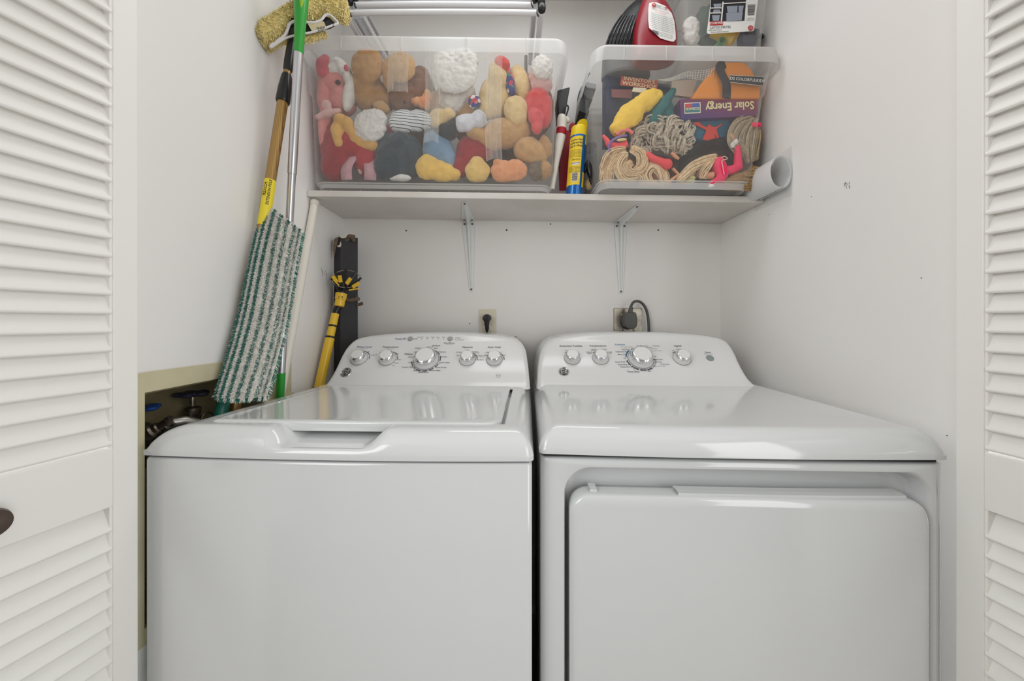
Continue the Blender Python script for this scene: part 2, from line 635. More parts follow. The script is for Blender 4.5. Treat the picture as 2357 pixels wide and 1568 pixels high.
def knob(root, F, px, py, R, h, name='control_knob', dial=False):
    """px,py: centre of the base on the console"""
    c, r, u, n = frame_at(F, px, py)
    a = MB(); a.lathe(c - n * .003, n, [(R * 1.04, 0), (R * 1.04, .005), (R, .007), (R * .93, h * .55), (R * .9, h * .6)], 48)
    k = a.build(name, m_enamel2, root)
    a = MB(); a.lathe(c - n * .003, n, [(R * .93, h * .55), (R * .95, h * .62), (R * .9, h * .80), (R * .78, h * .98), (R * .73, h)], 48)
    a.build('chrome_ring', m_chrome, k)
    a = MB(); a.lathe(c - n * .003, n, [(R * .73, h * .995), (R * .70, h * 1.03), (.0005, h * 1.05)], 48)
    a.build('knob_cap', m_knobface, k)
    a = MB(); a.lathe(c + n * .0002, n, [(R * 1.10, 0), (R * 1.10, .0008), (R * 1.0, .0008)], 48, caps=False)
    a.build('shadow_ring', mat('shadow_ring_grey', (150, 150, 150), .5), k)  # raised grey ring, colours in the shade round the knob base
    return c, r, u, n


def arc(mb, c, r, u, n, R, a0, a1, w=.0016, off=.0006):
    """angles clockwise from top, degrees"""
    N = max(4, int(abs(a1 - a0) / 6)); rows = [[], []]
    for i in range(N + 1):
        a = math.radians(a0 + (a1 - a0) * i / N)
        d = r * math.sin(a) + u * math.cos(a)
        rows[0].append(c + d * (R - w / 2) + n * off); rows[1].append(c + d * (R + w / 2) + n * off)
    mb.grid(rows)


def words_on(root, F, items, m, name, hh=1.0):
    mb = MB()
    for it in items:
        s, px, py, h = it[:4]
        al = it[4] if len(it) > 4 else 0
        sl_ = it[5] if len(it) > 5 else .18
        c, r, u, n = frame_at(F, px, py)
        size = S(h, c.y) * 1.4
        put_text(mb, s, c + n * .0012, r, u, size, slant=sl_, align=al, bold=.010, sx=1.12)
    return mb.build(name, m, root, smooth=False, fix=False)


# ---- washer
zs = CAMZ - .2322
wm = Machine((-.6506, .6190), (.0352, .5905), zs, .047, (.066, .098), .034, .036)
wroot = thing('washing_machine', 'white top-load washing machine standing left beside the dryer, flat lid with front hand scoop', 'washing machine', wm.q(wm.w / 2, .3, -zs))
lx0, lx1, ly0, ly1 = .079, .628, .050, .420
LT = .031  # taper of lid's left side


def w_mod(x, y, z):
    # scoop for the hand in the front lip
    m = 1 - smooth01((abs(x - .327) - .063) / .048)
    if y < .088:
        target = .012 + .012 * smooth01((y) / .03) if y < .03 else .020
        k_ = m * smooth01((y + .010) / .022)
        z = z * (1 - k_) + min(z, .0155 + y * .10) * k_
    x0 = lx0 + LT * (y - ly0) / (ly1 - ly0)
    if x0 - .001 < x < lx1 + .0065 and ly0 + .002 < y < ly1 + .001:
        z = min(z, wm.H - .016)
    return z


inner = ramp(.075, .115, 20) + ramp(.12, .22, 6) + ramp(.22, .30, 14) + ramp(.31, .36, 5) + ramp(.36, .45, 16) + ramp(.46, .62, 8) + [.6275, .634, .6355, .6375, .64, .644]
xs = edges(wm.w, .10, .04, inner)
ys = [0, .0008, .002, .004, .007, .010, .013, .016, .02, .024, .028, .032, .036, .04, .044, .048, .050, .052, .056, .06, .07, .08, .086, .09, .12, .2, .3, .4, .4155, .417, .45, .5, .6, .665]
wm.cover(xs, ys, wroot, w_mod)


def cabinet(mc, root, front=None, bow=.010):
    mb = MB(); r = .009; loops = []
    def lp(z, ins):
        pts = []
        x0, x1, y0, y1 = .003 + ins, mc.w - .003 - ins, .003 + ins, mc.dep - .003
        for cx, cy, a0 in ((x1 - .004, y1 - .004, 0), (x0 + .004, y1 - .004, 90)):
            for i in range(4):
                a = math.radians(a0 + 30 * i); pts.append((cx + .004 * math.cos(a), cy + .004 * math.sin(a)))
        for i in range(8):
            a = math.radians(180 + 90 * i / 7); pts.append((x0 + r + r * math.cos(a), y0 + r + r * math.sin(a)))
        for i in range(1, 20):
            pts.append((x0 + r + (x1 - x0 - 2 * r) * i / 20, y0))
        for i in range(8):
            a = math.radians(270 + 90 * i / 7); pts.append((x1 - r + r * math.cos(a), y0 + r + r * math.sin(a)))
        out = []
        for x, y in pts:
            u = x / mc.w
            y2 = y - bow * (1 - (2 * u - 1) ** 2) * max(0, 1 - y / .25)
            out.append(mc.q(x, y2, z))
        return out
    loops = [lp(.03 - mc.O.z, 0), lp(-.010, 0), lp(-.0065, .0012), lp(-.0045, .0035)]
    mb.loft(loops)
    return mb.build('cabinet', m_enamel, root, angle=50), lp


cabinet(wm, wroot)
sb_ = MB(); sb_.box((0, 0, 0), (1, 1, 1))
sb_.v = [wm.q(.010 + v.x * (wm.w - .02), .0115 + v.y * (wm.dep - .02), -.012 + v.z * .016) for v in sb_.v]
sb_.build('seam_shadow_block', m_gap, wroot, smooth=False)  # dark block stands in for the shade inside the washer seam
# lid: tapering slab with rounded corners and a folded front edge
def lid_loop(ins, z):
    pts = []; rr = .016
    cs = [(lx1 - ins, ly1 - ins, 0, 0), (lx0 + LT + ins, ly1 - ins, 90, 0), (lx0 + ins, ly0 + ins - .006, 180, 0), (lx1 - ins, ly0 + ins - .004, 270, 0)]
    rad = [.006, .006, .018, .030]
    sg = [(-1, -1), (1, -1), (1, 1), (-1, 1)]
    for (cx, cy, a0, _), rr, (sx_, sy_) in zip(cs, rad, sg):
        for i in range(8):
            a = math.radians(a0 + 90 * i / 7)
            pts.append(wm.q(cx + sx_ * rr + rr * math.cos(a), cy + sy_ * rr + rr * math.sin(a), z))
    return pts
mb = MB(); H = wm.H
mb.loft([lid_loop(.006, H - .0155), lid_loop(.0005, H - .015), lid_loop(0, H - .0135), lid_loop(0, H - .001), lid_loop(.0008, H + .0012), lid_loop(.003, H + .0026), lid_loop(.012, H + .0030), lid_loop(.016, H + .0022)])
wl = mb.build('lid', m_enamel, wroot, angle=50)

wrows = [(897, 1.018, 738, 1221), (888, 1.030, 746, 1220), (879, 1.040, 753, 1219.5), (868, 1.051, 760, 1218.5), (850, 1.070, 770, 1217), (835, 1.088, 777, 1215), (820, 1.108, 784, 1213), (806, 1.127, 792, 1210), (796, 1.141, 800, 1205), (788, 1.152, 808, 1199), (782, 1.161, 817, 1191), (778.5, 1.166, 826, 1182), (776.5, 1.170, 836, 1170)]
wc, WF = console(wroot, wrows, -.3, .0065)
mk = MB()
blue = []; dark = []; grey = []
for px, py, R, a in ((827, 826, .0245, (-50, -12)), (892, 827, .0245, (-60, 120)), (1076, 828, .0235, (-50, 95)), (1138, 828, .0235, (-40, 60))):
    c, r, u, n = knob(wroot, WF, px, py, R, .026)
    arc(mk, c, r, u, n, R * 1.28, -60, -15, .0022); arc(mk, c, r, u, n, R * 1.28, -8, 60, .0022)
    arc(mk, c, r, u, n, R * 1.28, 66, 92, .0022)
c, r, u, n = knob(wroot, WF, 981, 829, .0365, .030, name='cycle_selector_knob')
for a in ((-70, -4), (4, 62), (68, 96), (-128, -98), (110, 132), (138, 158), (164, 184), (190, 212), (216, 226)):
    arc(mk, c, r, u, n, .0365 * 1.2, a[0], a[1], .0026)
for (x0_, y0_, x1_, y1_) in ((951, 781, 960, 781),):
    a_, b_ = frame_at(WF, x0_, y0_)[0], frame_at(WF, x1_, y1_)[0]; cc, r_, u_, n_ = frame_at(WF, x0_, y0_)
    mk.tube([a_ + n_ * .0005, b_ + n_ * .0005], .0005, 5)
for px, py in ((960, 781), (971, 781), (984, 781), (996, 781), (1009, 781), (1021, 781), (1049, 779), (1049, 783.5)):
    c_, r_, u_, n_ = frame_at(WF, px, py); mk.lathe(c_ + n_ * .0004, n_, [(.0013, 0), (.0001, .0004)], 8)
mk.build('dial_scale', m_print, wroot, smooth=False, fix=False)
words_on(wroot, WF, [('Temperature', 899, 799.5, 4.6), ('Whites', 941, 816, 4.4), ('Colors', 1004, 796.5, 4.4), ('Options', 1076, 800, 4.8), ('Auto Soak', 1138, 800, 4.6), ('Start/Pause', 1034.5, 790.5, 3.6, 0, 0),
    ('Deeply', 962, 802, 3.0), ('Normal', 990, 799.5, 2.8), ('Light', 1003, 802.5, 3.0), ('Light', 958, 811, 3.0), ('Normal', 947, 822.5, 3.0), ('Heavy', 946, 835.5, 3.0), ('Towels / Sheets', 940, 846, 3.0), ('Jeans', 957.5, 853.5, 3.0), ('Bulky Items', 975, 857.5, 3.2),
    ('Active Wear', 1001.5, 853.5, 3.2), ('Drain & Spin', 1016, 846.5, 3.2), ('Speed Wash', 1023, 835.5, 3.2), ('Casuals', 1021.5, 822, 3.2), ('Delicates', 1018, 811, 3.0),
    ('Max', 817, 811, 2.4), ('Auto', 837, 808, 2.2), ('Min', 849, 811, 2.4), ('Precise Fill', 860, 818, 2.4), ('Cold', 898, 808, 2.4), ('Cool', 914, 814.5, 2.4), ('Colors', 918.5, 828.5, 2.4), ('Warm', 913, 836.5, 2.4), ('Hot', 906, 842, 2.4), ('Tap', 877, 812, 2.4),
    ('Off', 1053, 819, 2.4), ('2nd Rinse', 1057, 811.5, 2.4), ('Extra', 1076, 806.5, 2.6), ('2nd Rinse', 1094, 810.5, 2.4), ('+Extra Spin', 1096, 813, 2.2), ('Deep Rinse', 1101, 819, 2.6), ('fabric softener', 1104, 822.5, 2.0), ('+ 2nd Rinse', 1103.5, 829, 2.6),
    ('Off', 1116, 819, 2.4), ('15 Min', 1122, 812, 2.4), ('30 Min', 1138, 808.5, 2.4), ('1 Hr', 1151.5, 812, 2.4), ('2 Hr', 1160, 819, 2.4),
    ('Deep Fill', 968, 777.5, 2.4), ('Soak', 984, 777.5, 2.4), ('Wash', 997, 777.5, 2.4), ('Rinse', 1009, 777.5, 2.4), ('Spin', 1021.5, 777.5, 2.4), ('Pause', 1056, 779, 2.4), ('Lid Locked', 1059.5, 783.7, 2.4)], m_print, 'panel_lettering')
words_on(wroot, WF, [('Water Level', 839, 799.5, 4.6), ('Deep Fill', 922.5, 781.5, 4.4)], m_blue, 'blue_lettering')
words_on(wroot, WF, [('Load Sizes', 839, 803.5, 2.2), ('Wash / Rinse', 899, 803.5, 2.2), ('Push to start', 1034.5, 793.6, 1.8), ('Fabric', 1147, 865.5, 2.6, 0, 0)], m_grey, 'grey_lettering')


def button(root, F, px, py, rpx, m):
    c, r, u, n = frame_at(F, px, py); R = S(rpx, c.y)
    a = MB(); a.lathe(c - n * .001, n, [(R, 0), (R, .0036), (R * .9, .0048), (.0003, .0052)], 28)
    return a.build('push_button', m, root)


button(wroot, WF, 945, 781, 5.9, m_button); button(wroot, WF, 1036.5, 781, 5.9, m_button)


def badge(root, F, px, py, rx):
    c, r, u, n = frame_at(F, px, py); R = S(rx, c.y)
    a = MB(); a.lathe(c, n, [(R, 0), (R, .0016), (R * .93, .0028), (R * .80, .0022), (R * .78, .0018)], 36)
    b = a.build('round_badge', m_badge, root)
    a = MB(); a.lathe(c, n, [(R * .76, .0018), (R * .75, .0024), (.0002, .0026)], 36)
    a.build('badge_field', m_badged, b)
    a = MB()
    put_text(a, 'GE', c + n * .0028, r, u, R * 1.0, bold=.01, slant=.2, off=0)
    for k_ in range(4):
        arc(a, c, r, u, n, R * .63, 90 * k_ + 12, 90 * k_ + 62, R * .10, .0030)
        d_ = math.radians(90 * k_ + 66); cc = c + (r * math.sin(d_) + u * math.cos(d_)) * R * .5
        arc(a, cc, r, u, n, R * .10, 0, 300, R * .07, .0030)
    a.build('badge_monogram', m_badge, b, smooth=False, fix=False)


badge(wroot, WF, 796.5, 857.5, 12.6)
c, r, u, n = frame_at(WF, 1147, 865.5)
a = MB(); arc(a, c, r, u, n, S(5.2, c.y), 0, 360, .0007); a.build('energy_seal', m_grey, wroot, smooth=False, fix=False)

# ---- dryer
dm = Machine((.0461, .6200), (.7315, .5915), CAMZ - .2300, .0455, (.040, .040), .037, .033)
droot = thing('clothes_dryer', 'white front-load clothes dryer standing right beside the washer, square door in its front', 'dryer', dm.q(dm.w / 2, .3, -dm.O.z))
xs = edges(dm.w, .06, .06, ramp(.06, .62, 20))
dm.cover(xs, ys, droot, None)
drows = [(897, 1.022, 1236, 1752), (890, 1.030, 1236.5, 1744), (884, 1.037, 1237, 1737), (874, 1.047, 1237.5, 1727), (862, 1.060, 1238, 1719), (848, 1.073, 1239, 1711), (832, 1.092, 1241, 1703), (818, 1.110, 1243.5, 1697), (805, 1.128, 1248, 1690), (796, 1.141, 1253, 1684), (788, 1.152, 1260, 1677), (782, 1.161, 1268, 1667), (778.5, 1.166, 1277, 1657), (776.5, 1.170, 1288, 1645)]
dc, DF = console(droot, drows, .39, .009)
mk = MB(); mkb = MB(); mkg = MB()
for px, py, R in ((1317, 825, .0235), (1382, 825, .0235), (1569.5, 826, .0245)):
    c, r, u, n = knob(droot, DF, px, py, R, .026)
    arc(mk, c, r, u, n, R * 1.26, -45, -20, .0022); arc(mk, c, r, u, n, R * 1.26, -14, 60, .0022)
c, r, u, n = knob(droot, DF, 1475, 826, .0365, .030, name='cycle_selector_knob')
RR = .0365 * 1.22
arc(mkb, c, r, u, n, RR, -82, -40, .0038)
for a0 in ((-126, -98), (-160, -130), (-188, -164), (-216, -192)):
    arc(mk, c, r, u, n, RR, a0[0], a0[1], .0034)
arc(mk, c, r, u, n, RR, -30, 30, .0024)
arc(mkg, c, r, u, n, RR, 96, 118, .0030); arc(mkg, c, r, u, n, RR, 122, 140, .0030); arc(mkg, c, r, u, n, RR, 40, 66, .0026)
mk.build('dial_scale', m_print, droot, smooth=False, fix=False)
mkb.build('dial_scale', m_blue, droot, smooth=False, fix=False, label='blue dial scale')
mkg.build('dial_scale', m_grey, droot, smooth=False, fix=False, label='grey dial scale')
words_on(droot, DF, [('Extended Tumble', 1314, 797.3, 4.6, 0, 0), ('Temperature', 1376, 797, 4.6, 0, 0), ('Signal', 1559.5, 797, 4.6, 0, 0), ('Start', 1629, 812, 4.4, 0, 0), ('Time Dry', 1457, 856.3, 4.6, 0, 0),
    ('Less Dry', 1439.5, 805, 3.2, 0, 0), ('Optimum Dry', 1431, 810.5, 3.2, 0, 0), ('More Dry', 1432, 816.8, 3.2, 0, 0), ('Off', 1437.5, 825.3, 2.6, 0, 0), ('Quick Fluff 10', 1430, 834, 3.2, 0, 0), ('Dewrinkle 20', 1435.5, 840, 3.2, 0, 0), ('Damp Dry 30', 1442, 845.3, 3.2, 0, 0),
    ('40', 1459.5, 849.6, 2.8, 0, 0), ('50', 1467.5, 852, 2.8, 0, 0), ('60', 1476.3, 853.4, 2.8, 0, 0), ('70', 1485, 853.3, 2.8, 0, 0), ('80', 1492.5, 851.8, 2.8, 0, 0), ('Min.', 1495, 855, 2.6, 0, 0), ('Off', 1499, 849.3, 2.6, 0, 0), ('Off', 1507, 821.5, 2.6, 0, 0),
    ('More Dry', 1514.5, 828.3, 3.2, 0, 0), ('Less Dry', 1514, 834, 3.2, 0, 0), ('More Dry', 1482, 797.4, 3.0, 0, 0), ('Less Dry', 1492, 801, 3.0, 0, 0), ('Off', 1467, 797, 2.4, 0, 0),
    ('Off', 1303, 808, 2.4, 0, 0), ('Cottons', 1355.5, 811.2, 2.6, 0, 0), ('Regular', 1356, 814, 2.2, 0, 0), ('Casuals', 1367, 804.6, 2.6, 0, 0), ('Delicates', 1388.5, 804.6, 2.6, 0, 0), ('Air Fluff', 1401.5, 811.5, 2.6, 0, 0), ('Medium', 1366.5, 807.3, 2.2, 0, 0),
    ('Off', 1549, 808, 2.4, 0, 0), ('Medium', 1562, 804.6, 2.4, 0, 0), ('Low Heat', 1505, 803.5, 2.2, 0, 0)], m_print, 'panel_lettering')
words_on(droot, DF, [('Cottons', 1426.5, 794, 4.4, 0, 0)], m_blue, 'blue_lettering')
words_on(droot, DF, [('Casuals', 1509.5, 797, 3.6, 0, 0), ('Delicates', 1530, 839, 3.6, 0, 0), ('Extended Tumble', 1442.5, 799.3, 2.4, 0, 0), ('Extended Tumble', 1509, 808, 2.4, 0, 0), ('Extended Tumble', 1517, 843.5, 2.4, 0, 0), ('Push to Start', 1630.5, 815.8, 2.4, 0, 0), ('No Heat', 1402, 814, 2.2, 0, 0)], m_grey, 'grey_lettering')
button(droot, DF, 1634, 825, 8.2, m_button2)
badge(droot, DF, 1298, 855.5, 11.8)

# dryer front: frame with rounded recess
def rr2(x0, x1, z0, z1, r, n=10):
    pts = []
    for cx, cz, a0 in ((x1 - r, z1 - r, 0), (x0 + r, z1 - r, 90), (x0 + r, z0 + r, 180), (x1 - r, z0 + r, 270)):
        for i in range(n + 1):
            a = math.radians(a0 + 90.0 * i / n); pts.append((cx + r * math.cos(a), cz + r * math.sin(a)))
    return pts


def bowy(x, bow=.010): return -bow * (1 - (2 * x / dm.w - 1) ** 2)


RX0, RX1, RZ0, RZ1 = .046, dm.w - .030, -.80, -.0235
fb = MB()
n_ = 10
outer = rr2(.003, dm.w - .003, .03 - dm.O.z, -.008, .0005, n_)
def o3(pts, y, yb=1.0): return [dm.q(x, y + yb * bowy(x), z) for x, z in pts]
back = [dm.q(x, dm.dep - .003, z) for x, z in outer]
side = o3(rr2(.003, dm.w - .003, .03 - dm.O.z, -.008, .0005, n_), .020)
s2 = o3(rr2(.0055, dm.w - .0055, .03 - dm.O.z + .002, -.0085, .003, n_), .0095)
s3 = o3(rr2(.012, dm.w - .012, .035 - dm.O.z, -.010, .006, n_), .0045)
s4 = o3(rr2(.020, dm.w - .020, .045 - dm.O.z, -.0135, .012, n_), .003)
r0 = o3(rr2(RX0 - .006, RX1 + .012, RZ0 - .008, RZ1 + .004, .052, n_), .003)
r1 = o3(rr2(RX0 - .002, RX1 + .006, RZ0 - .003, RZ1 + .001, .048, n_), .0045)
r2 = o3(rr2(RX0, RX1, RZ0, RZ1, .046, n_), .010)
r3 = o3(rr2(RX0 + .002, RX1 - .002, RZ0, RZ1 - .003, .044, n_), .030)
r4 = o3(rr2(RX0 + .006, RX1 - .006, RZ0, RZ1 - .010, .040, n_), .037)
fb.loft([back, side, s2, s3, s4, r0, r1, r2, r3, r4], True, True)
fb.build('cabinet', m_enamel, droot, angle=50)
sb_ = MB(); sb_.box((0, 0, 0), (1, 1, 1))
sb_.v = [dm.q(.010 + v.x * (dm.w - .02), .0115 + v.y * (dm.dep - .02), -.0095 + v.z * .012) for v in sb_.v]
sb_.build('seam_shadow_block', m_gap, droot, smooth=False)  # shade of the dryer seam put in as a dark block
# door
DX0, DX1, DZ0, DZ1 = RX0 + .007, RX1 - .008, -.79, -.0660
db = MB()
def dl(ins, y, zt=0, r=.035, rs=0): return o3(rr2(DX0 + ins, DX1 - ins - rs, DZ0 + ins, DZ1 - ins - zt, r, n_), y)
loops = [dl(.004, .034, 0), dl(.0005, .030), dl(0, .024), dl(0, .004), dl(.001, -.001), dl(.004, -.0045), dl(.009, -.0062), dl(.016, -.0068, 0, .03)]
db.loft(loops)
door = db.build('dryer_door', m_enamel, droot, angle=50)
# raised rear flange of the door with the pull notch left out
fl = MB()
def fl_piece(x0, x1, z_, y0, y1, e0, e1):
    N = 24; rows = []
    for (yy, dz) in ((y0, -.004), (y0, 0.0), ((y0 * .6 + y1 * .4), .0012), (y1, .0012), (y1, -.006)):
        rows.append([dm.q(x0 + (x1 - x0) * i / N, yy + bowy(x0 + (x1 - x0) * i / N), DZ1 + z_ + dz) for i in range(N + 1)])
    fl.loft(rows, True, True, closed=False)
fl_piece(DX0 + .036, DX0 + .048, .0035, .008, .030, 0, 0)
fl_piece(DX0 + .185, DX1 - .030, .0035, .006, .030, 0, 0)
bevel(fl.build('door_flange', m_enamel, door, smooth=False), .0015)

# ------------------------------------------------------------------ recessed washer box in the left wall
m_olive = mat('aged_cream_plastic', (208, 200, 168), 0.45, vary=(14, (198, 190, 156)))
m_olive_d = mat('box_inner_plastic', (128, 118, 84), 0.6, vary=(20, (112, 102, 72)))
m_brass = mat('dull_nickel', (140, 130, 116), 0.35, 0.9, vary=(60, (104, 94, 82)))
m_wheel = mat('dark_valve_handle', (44, 42, 58), 0.4)
m_bluewheel = mat('blue_valve_handle', (28, 62, 120), 0.4)
vb = thing('washer_outlet_box', 'yellowed plastic washer outlet box recessed in the left wall behind the mop pad', 'outlet box', (XL, .8, CAMZ - .3))
mb = MB(); fx = XL + .004
z_t, z_i = CAMZ - .092, BZ1
mb.box((XL - .002, .628, BZ0 - .03), (fx, BY0, z_t)); mb.box((XL - .002, BY1, BZ0 - .03), (fx, 1.075, z_t - .03))
mb.box((XL - .002, BY0, z_i), (fx, BY1, z_t)); mb.box((XL - .002, BY0, BZ0 - .03), (fx, BY1, BZ0))
mb.box((XL - .002, .96, BZ0), (XL + .012, 1.075, CAMZ - .212))
bevel(mb.build('box_flange', m_olive, vb, smooth=False), .001)
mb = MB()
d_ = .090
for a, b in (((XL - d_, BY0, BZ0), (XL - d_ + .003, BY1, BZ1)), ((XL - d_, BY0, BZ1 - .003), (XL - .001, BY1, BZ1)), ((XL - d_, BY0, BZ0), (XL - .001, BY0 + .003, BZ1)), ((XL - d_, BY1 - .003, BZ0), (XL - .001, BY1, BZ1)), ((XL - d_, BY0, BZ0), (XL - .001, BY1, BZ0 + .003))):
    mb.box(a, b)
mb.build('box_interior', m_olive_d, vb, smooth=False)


def valve(px, py, D, m, lab):
    c = P(px, py, D)
    v = MB()
    v.lathe(c - Vector((0, 0, .115)), (0, 0, 1), [(.010, 0), (.010, .03), (.014, .032), (.014, .05), (.0185, .052), (.0185, .066), (.013, .068), (.0155, .076), (.0155, .088), (.011, .09), (.006, .092), (.0055, .112), (.004, .12)], 20)
    v.tube([c + Vector((0, 0, -.088)), c + Vector((.0, -.02, -.095)), c + Vector((.01, -.045, -.115))], [.013, .012, .013], 14)
    b = v.build('valve_body', m_brass, vb)
    h = MB()
    R = .030
    for k in range(5):
        a0 = 2 * math.pi * k / 5
        h.ell(c + Vector((math.cos(a0) * R * .72, math.sin(a0) * R * .72, .004)), (.0125, .0125, .0055), nu=12, nv=8)
    h.ell(c + Vector((0, 0, .004)), (.019, .019, .007))
    h.build('valve_handle', m, vb, label=lab)
    return c


valve(443, 911, .800, m_wheel, 'dark valve handle')
valve(321, 945, .700, m_bluewheel, 'blue valve handle')
hs = MB(); hs.mi = 0
p0, p1 = P(333, 1004, .690), P(352, 993, .694)
hs.lathe(P(330, 1006, .690), p1 - p0, [(.012, 0), (.013, .006), (.0165, .008), (.0165, .02), (.0125, .023), (.012, .029), (.009, .031), (.009, .045), (.011, .047), (.011, .054)], 14)
hb_ = hs.build('hose_coupling', m_brass, vb)
m_braid = mat('braided_steel', (190, 188, 182), 0.35, 0.85, stripes=((300, 300, 420), 1.0, (90, 86, 80), 0.35))
hz = MB(); a_, b_ = P(378, 981, .700), P(455, 975, .74)
hz.tube([a_, a_.lerp(b_, .3) + Vector((0, 0, .006)), a_.lerp(b_, .6) + Vector((0, 0, .008)), b_, P(520, 990, .80), P(560, 1040, .84)], [.0095] * 6, 14)
hz.build('braided_hose', m_braid, vb)
rg = MB()
for k in range(2):
    c = P(478, 966 + k, .79)
    rg.tube([c + Vector((.0, math.cos(t) * .016, math.sin(t) * .016)) for t in (2 * math.pi * i / 20 for i in range(21))], .0016, 6)
rg.build('hose_clamp', m_brass, vb)

# ------------------------------------------------------------------ shelf and brackets
SL = .0137
m_shelf = mat('painted_shelf_board', (226, 222, 216), 0.45, vary=(5, (214, 208, 200)), bump=(30, .05, .001))
SHB = CAMZ + .4026; SHT = SHB + .0205
mb = MB(SL); mb.box((XL + .001, 1.160, SHB), (XR - .002, YB - .001, SHT))
sh = mb.build('wall_shelf', m_shelf, smooth=False)
bevel(sh, .002)
tag(sh, 'white painted board shelf spanning the closet above both machines', 'shelf')
m_brk = mat('white_steel_bracket', (230, 232, 230), 0.35)
m_screw = mat('screw_steel', (120, 120, 120), 0.35, 0.9)


def bracket(xt, yt, xk, xb, zb, label):
    r = thing('shelf_bracket', label, 'bracket', (xb, YB, zb), 'white steel shelf brackets')
    zt = SHB - SL * (xk - .075)
    a = MB()
    w0, w1 = .0235, .0085
    a.prism([(xk - w0, YB - .001, zt - .003), (xk + w0, YB - .001, zt - .003), (xk + w0, YB - .001, zt - .035), (xb + w1, YB - .001, zb + .004), (xb + w1 * .6, YB - .001, zb - .004), (xb - w1 * .6, YB - .001, zb - .004), (xb - w1, YB - .001, zb + .004), (xk - w0, YB - .001, zt - .035)], (0, -.0022, 0))
    z2 = lambda x: SHB - SL * (x - .075) - .0004
    a.prism([(xk - w0, YB - .002, z2(xk)), (xk + w0, YB - .002, z2(xk)), (xk + w0, YB - .03, z2(xk)), (xt + w1, yt, z2(xt)), (xt + w1 * .5, yt - .006, z2(xt)), (xt - w1 * .5, yt - .006, z2(xt)), (xt - w1, yt, z2(xt)), (xk - w0, YB - .03, z2(xk))], (0, 0, -.0022))
    bevel(a.build('bracket_plate', m_brk, r, smooth=False), .0007)
    # pressed rib with the gusset
    a = MB(); N = 14; rows = []
    for k in range(N + 1):
        t = k / N
        cx_ = xb + (xk - xb) * t; z = zb + .012 + (zt - .012 - zb - .012) * t
        h = .004 + .010 * t; hw = .0025 + .0055 * t
        rows.append([Vector((cx_ - hw, YB - .003, z)), Vector((cx_ - hw * .45, YB - .003 - h, z)), Vector((cx_ + hw * .45, YB - .003 - h, z)), Vector((cx_ + hw, YB - .003, z))])
    for k in range(N + 1):
        t = k / N
        cx_ = xk + (xt - xk) * t; y = YB - .014 + (yt + .012 - YB + .014) * t
        h = .012 * (1 - t) + .004; hw = .008 * (1 - t) + .0025 * t
        zz = z2(cx_) - .002
        rows.append([Vector((cx_ - hw, y, zz)), Vector((cx_ - hw * .45, y, zz - h)), Vector((cx_ + hw * .45, y, zz - h)), Vector((cx_ + hw, y, zz))])
    a.grid(rows)
    a.build('pressed_rib', m_brk, r)
    for (x, z) in ((xk - .0155, zt - .016), (xk + .0155, zt - .016), (xb, zb + .003)):
        s_ = MB(); s_.lathe((x, YB - .003, z), (0, -1, 0), [(.0045, 0), (.004, .0015), (.0022, .0026), (.0001, .0024)], 14); s_.build('screw', m_screw, r)
    for (x, y) in ((xk - .0155, YB - .016), (xk + .0155, YB - .016), (xt, yt + .004)):
        s_ = MB(); s_.lathe((x, y, z2(x) - .0022), (0, 0, -1), [(.0045, 0), (.004, .0015), (.0022, .0026), (.0001, .0024)], 14); s_.build('screw', m_screw, r)


bracket(P(1069, 0, 1.195).x, 1.195, P(1078.5, 0, YB).x, P(1085, 0, YB).x, P(0, 668, YB).z, 'white steel shelf bracket above the cream outlet, under the wider bin')
bracket(P(1468, 0, 1.205).x, 1.205, P(1428, 0, YB).x, P(1429, 0, YB).x, P(0, 673, YB).z, 'white steel shelf bracket above the metal dryer outlet, under the narrower bin')

# ------------------------------------------------------------------ outlets, plugs, cords
m_cream = mat('cream_outlet_plastic', (226, 219, 198), 0.35)
m_black = mat('black_rubber', (26, 26, 28), 0.45)
m_steel = mat('worn_steel_plate', (150, 142, 130), 0.35, 0.75, vary=(30, (190, 182, 168)))
m_plug = mat('charcoal_plug', (84, 84, 82), 0.5)
Y1 = YB - .0005


def plate(mb, x0, x1, z0, z1, t=.005):
    loops = []
    for ins, y in ((0, 0), (0, -.002), (.002, -t), ):
        loops.append([Vector((v.x, Y1 + y, v.y)) for v in rrect(x0 + ins, x1 - ins, z0 + ins, z1 - ins, .004, 0, 4)])
    mb.loft(loops)


o1 = thing('wall_outlet', 'cream electrical outlet on the back wall above the washer', 'outlet', P(1122, 770, YB))
mb = MB(); plate(mb, P(1103, 0, YB).x, P(1142, 0, YB).x, P(0, 778, YB).z, P(0, 711.5, YB).z)
mb.build('cover_plate', m_cream, o1, angle=30)
for py in (731, 758):
    mb = MB(); c = P(1122, py, YB)
    mb.lathe((c.x, Y1 - .0045, c.z), (0, -1, 0), [(.0175, 0), (.0175, .001), (.0165, .0018), (.0001, .0018)], 28)
    s_ = mb.build('socket', m_cream, o1)
    mb = MB()
    mb.box((c.x - .0085, Y1 - .0070, c.z + .000), (c.x - .0065, Y1 - .0062, c.z + .009)); mb.box((c.x + .006, Y1 - .0070, c.z), (c.x + .008, Y1 - .0062, c.z + .008))
    mb.build('socket_slots', m_black, s_, smooth=False)
pl = thing('power_plug', 'black washer plug and cord in the cream wall outlet', 'plug', P(1121, 745, YB - .03))
mb = MB(); c = P(1121, 732, YB - .02)
mb.loft([[Vector((c.x + math.cos(t) * rx, c.y - .02 + dy, c.z + dz + math.sin(t) * rz)) for t in (2 * math.pi * i / 24 for i in range(24))] for rx, rz, dy, dz in ((.016, .013, .034, 0), (.0175, .015, .022, 0), (.0172, .015, .006, -.001), (.014, .012, -.002, -.002), (.006, .005, -.005, -.002))])
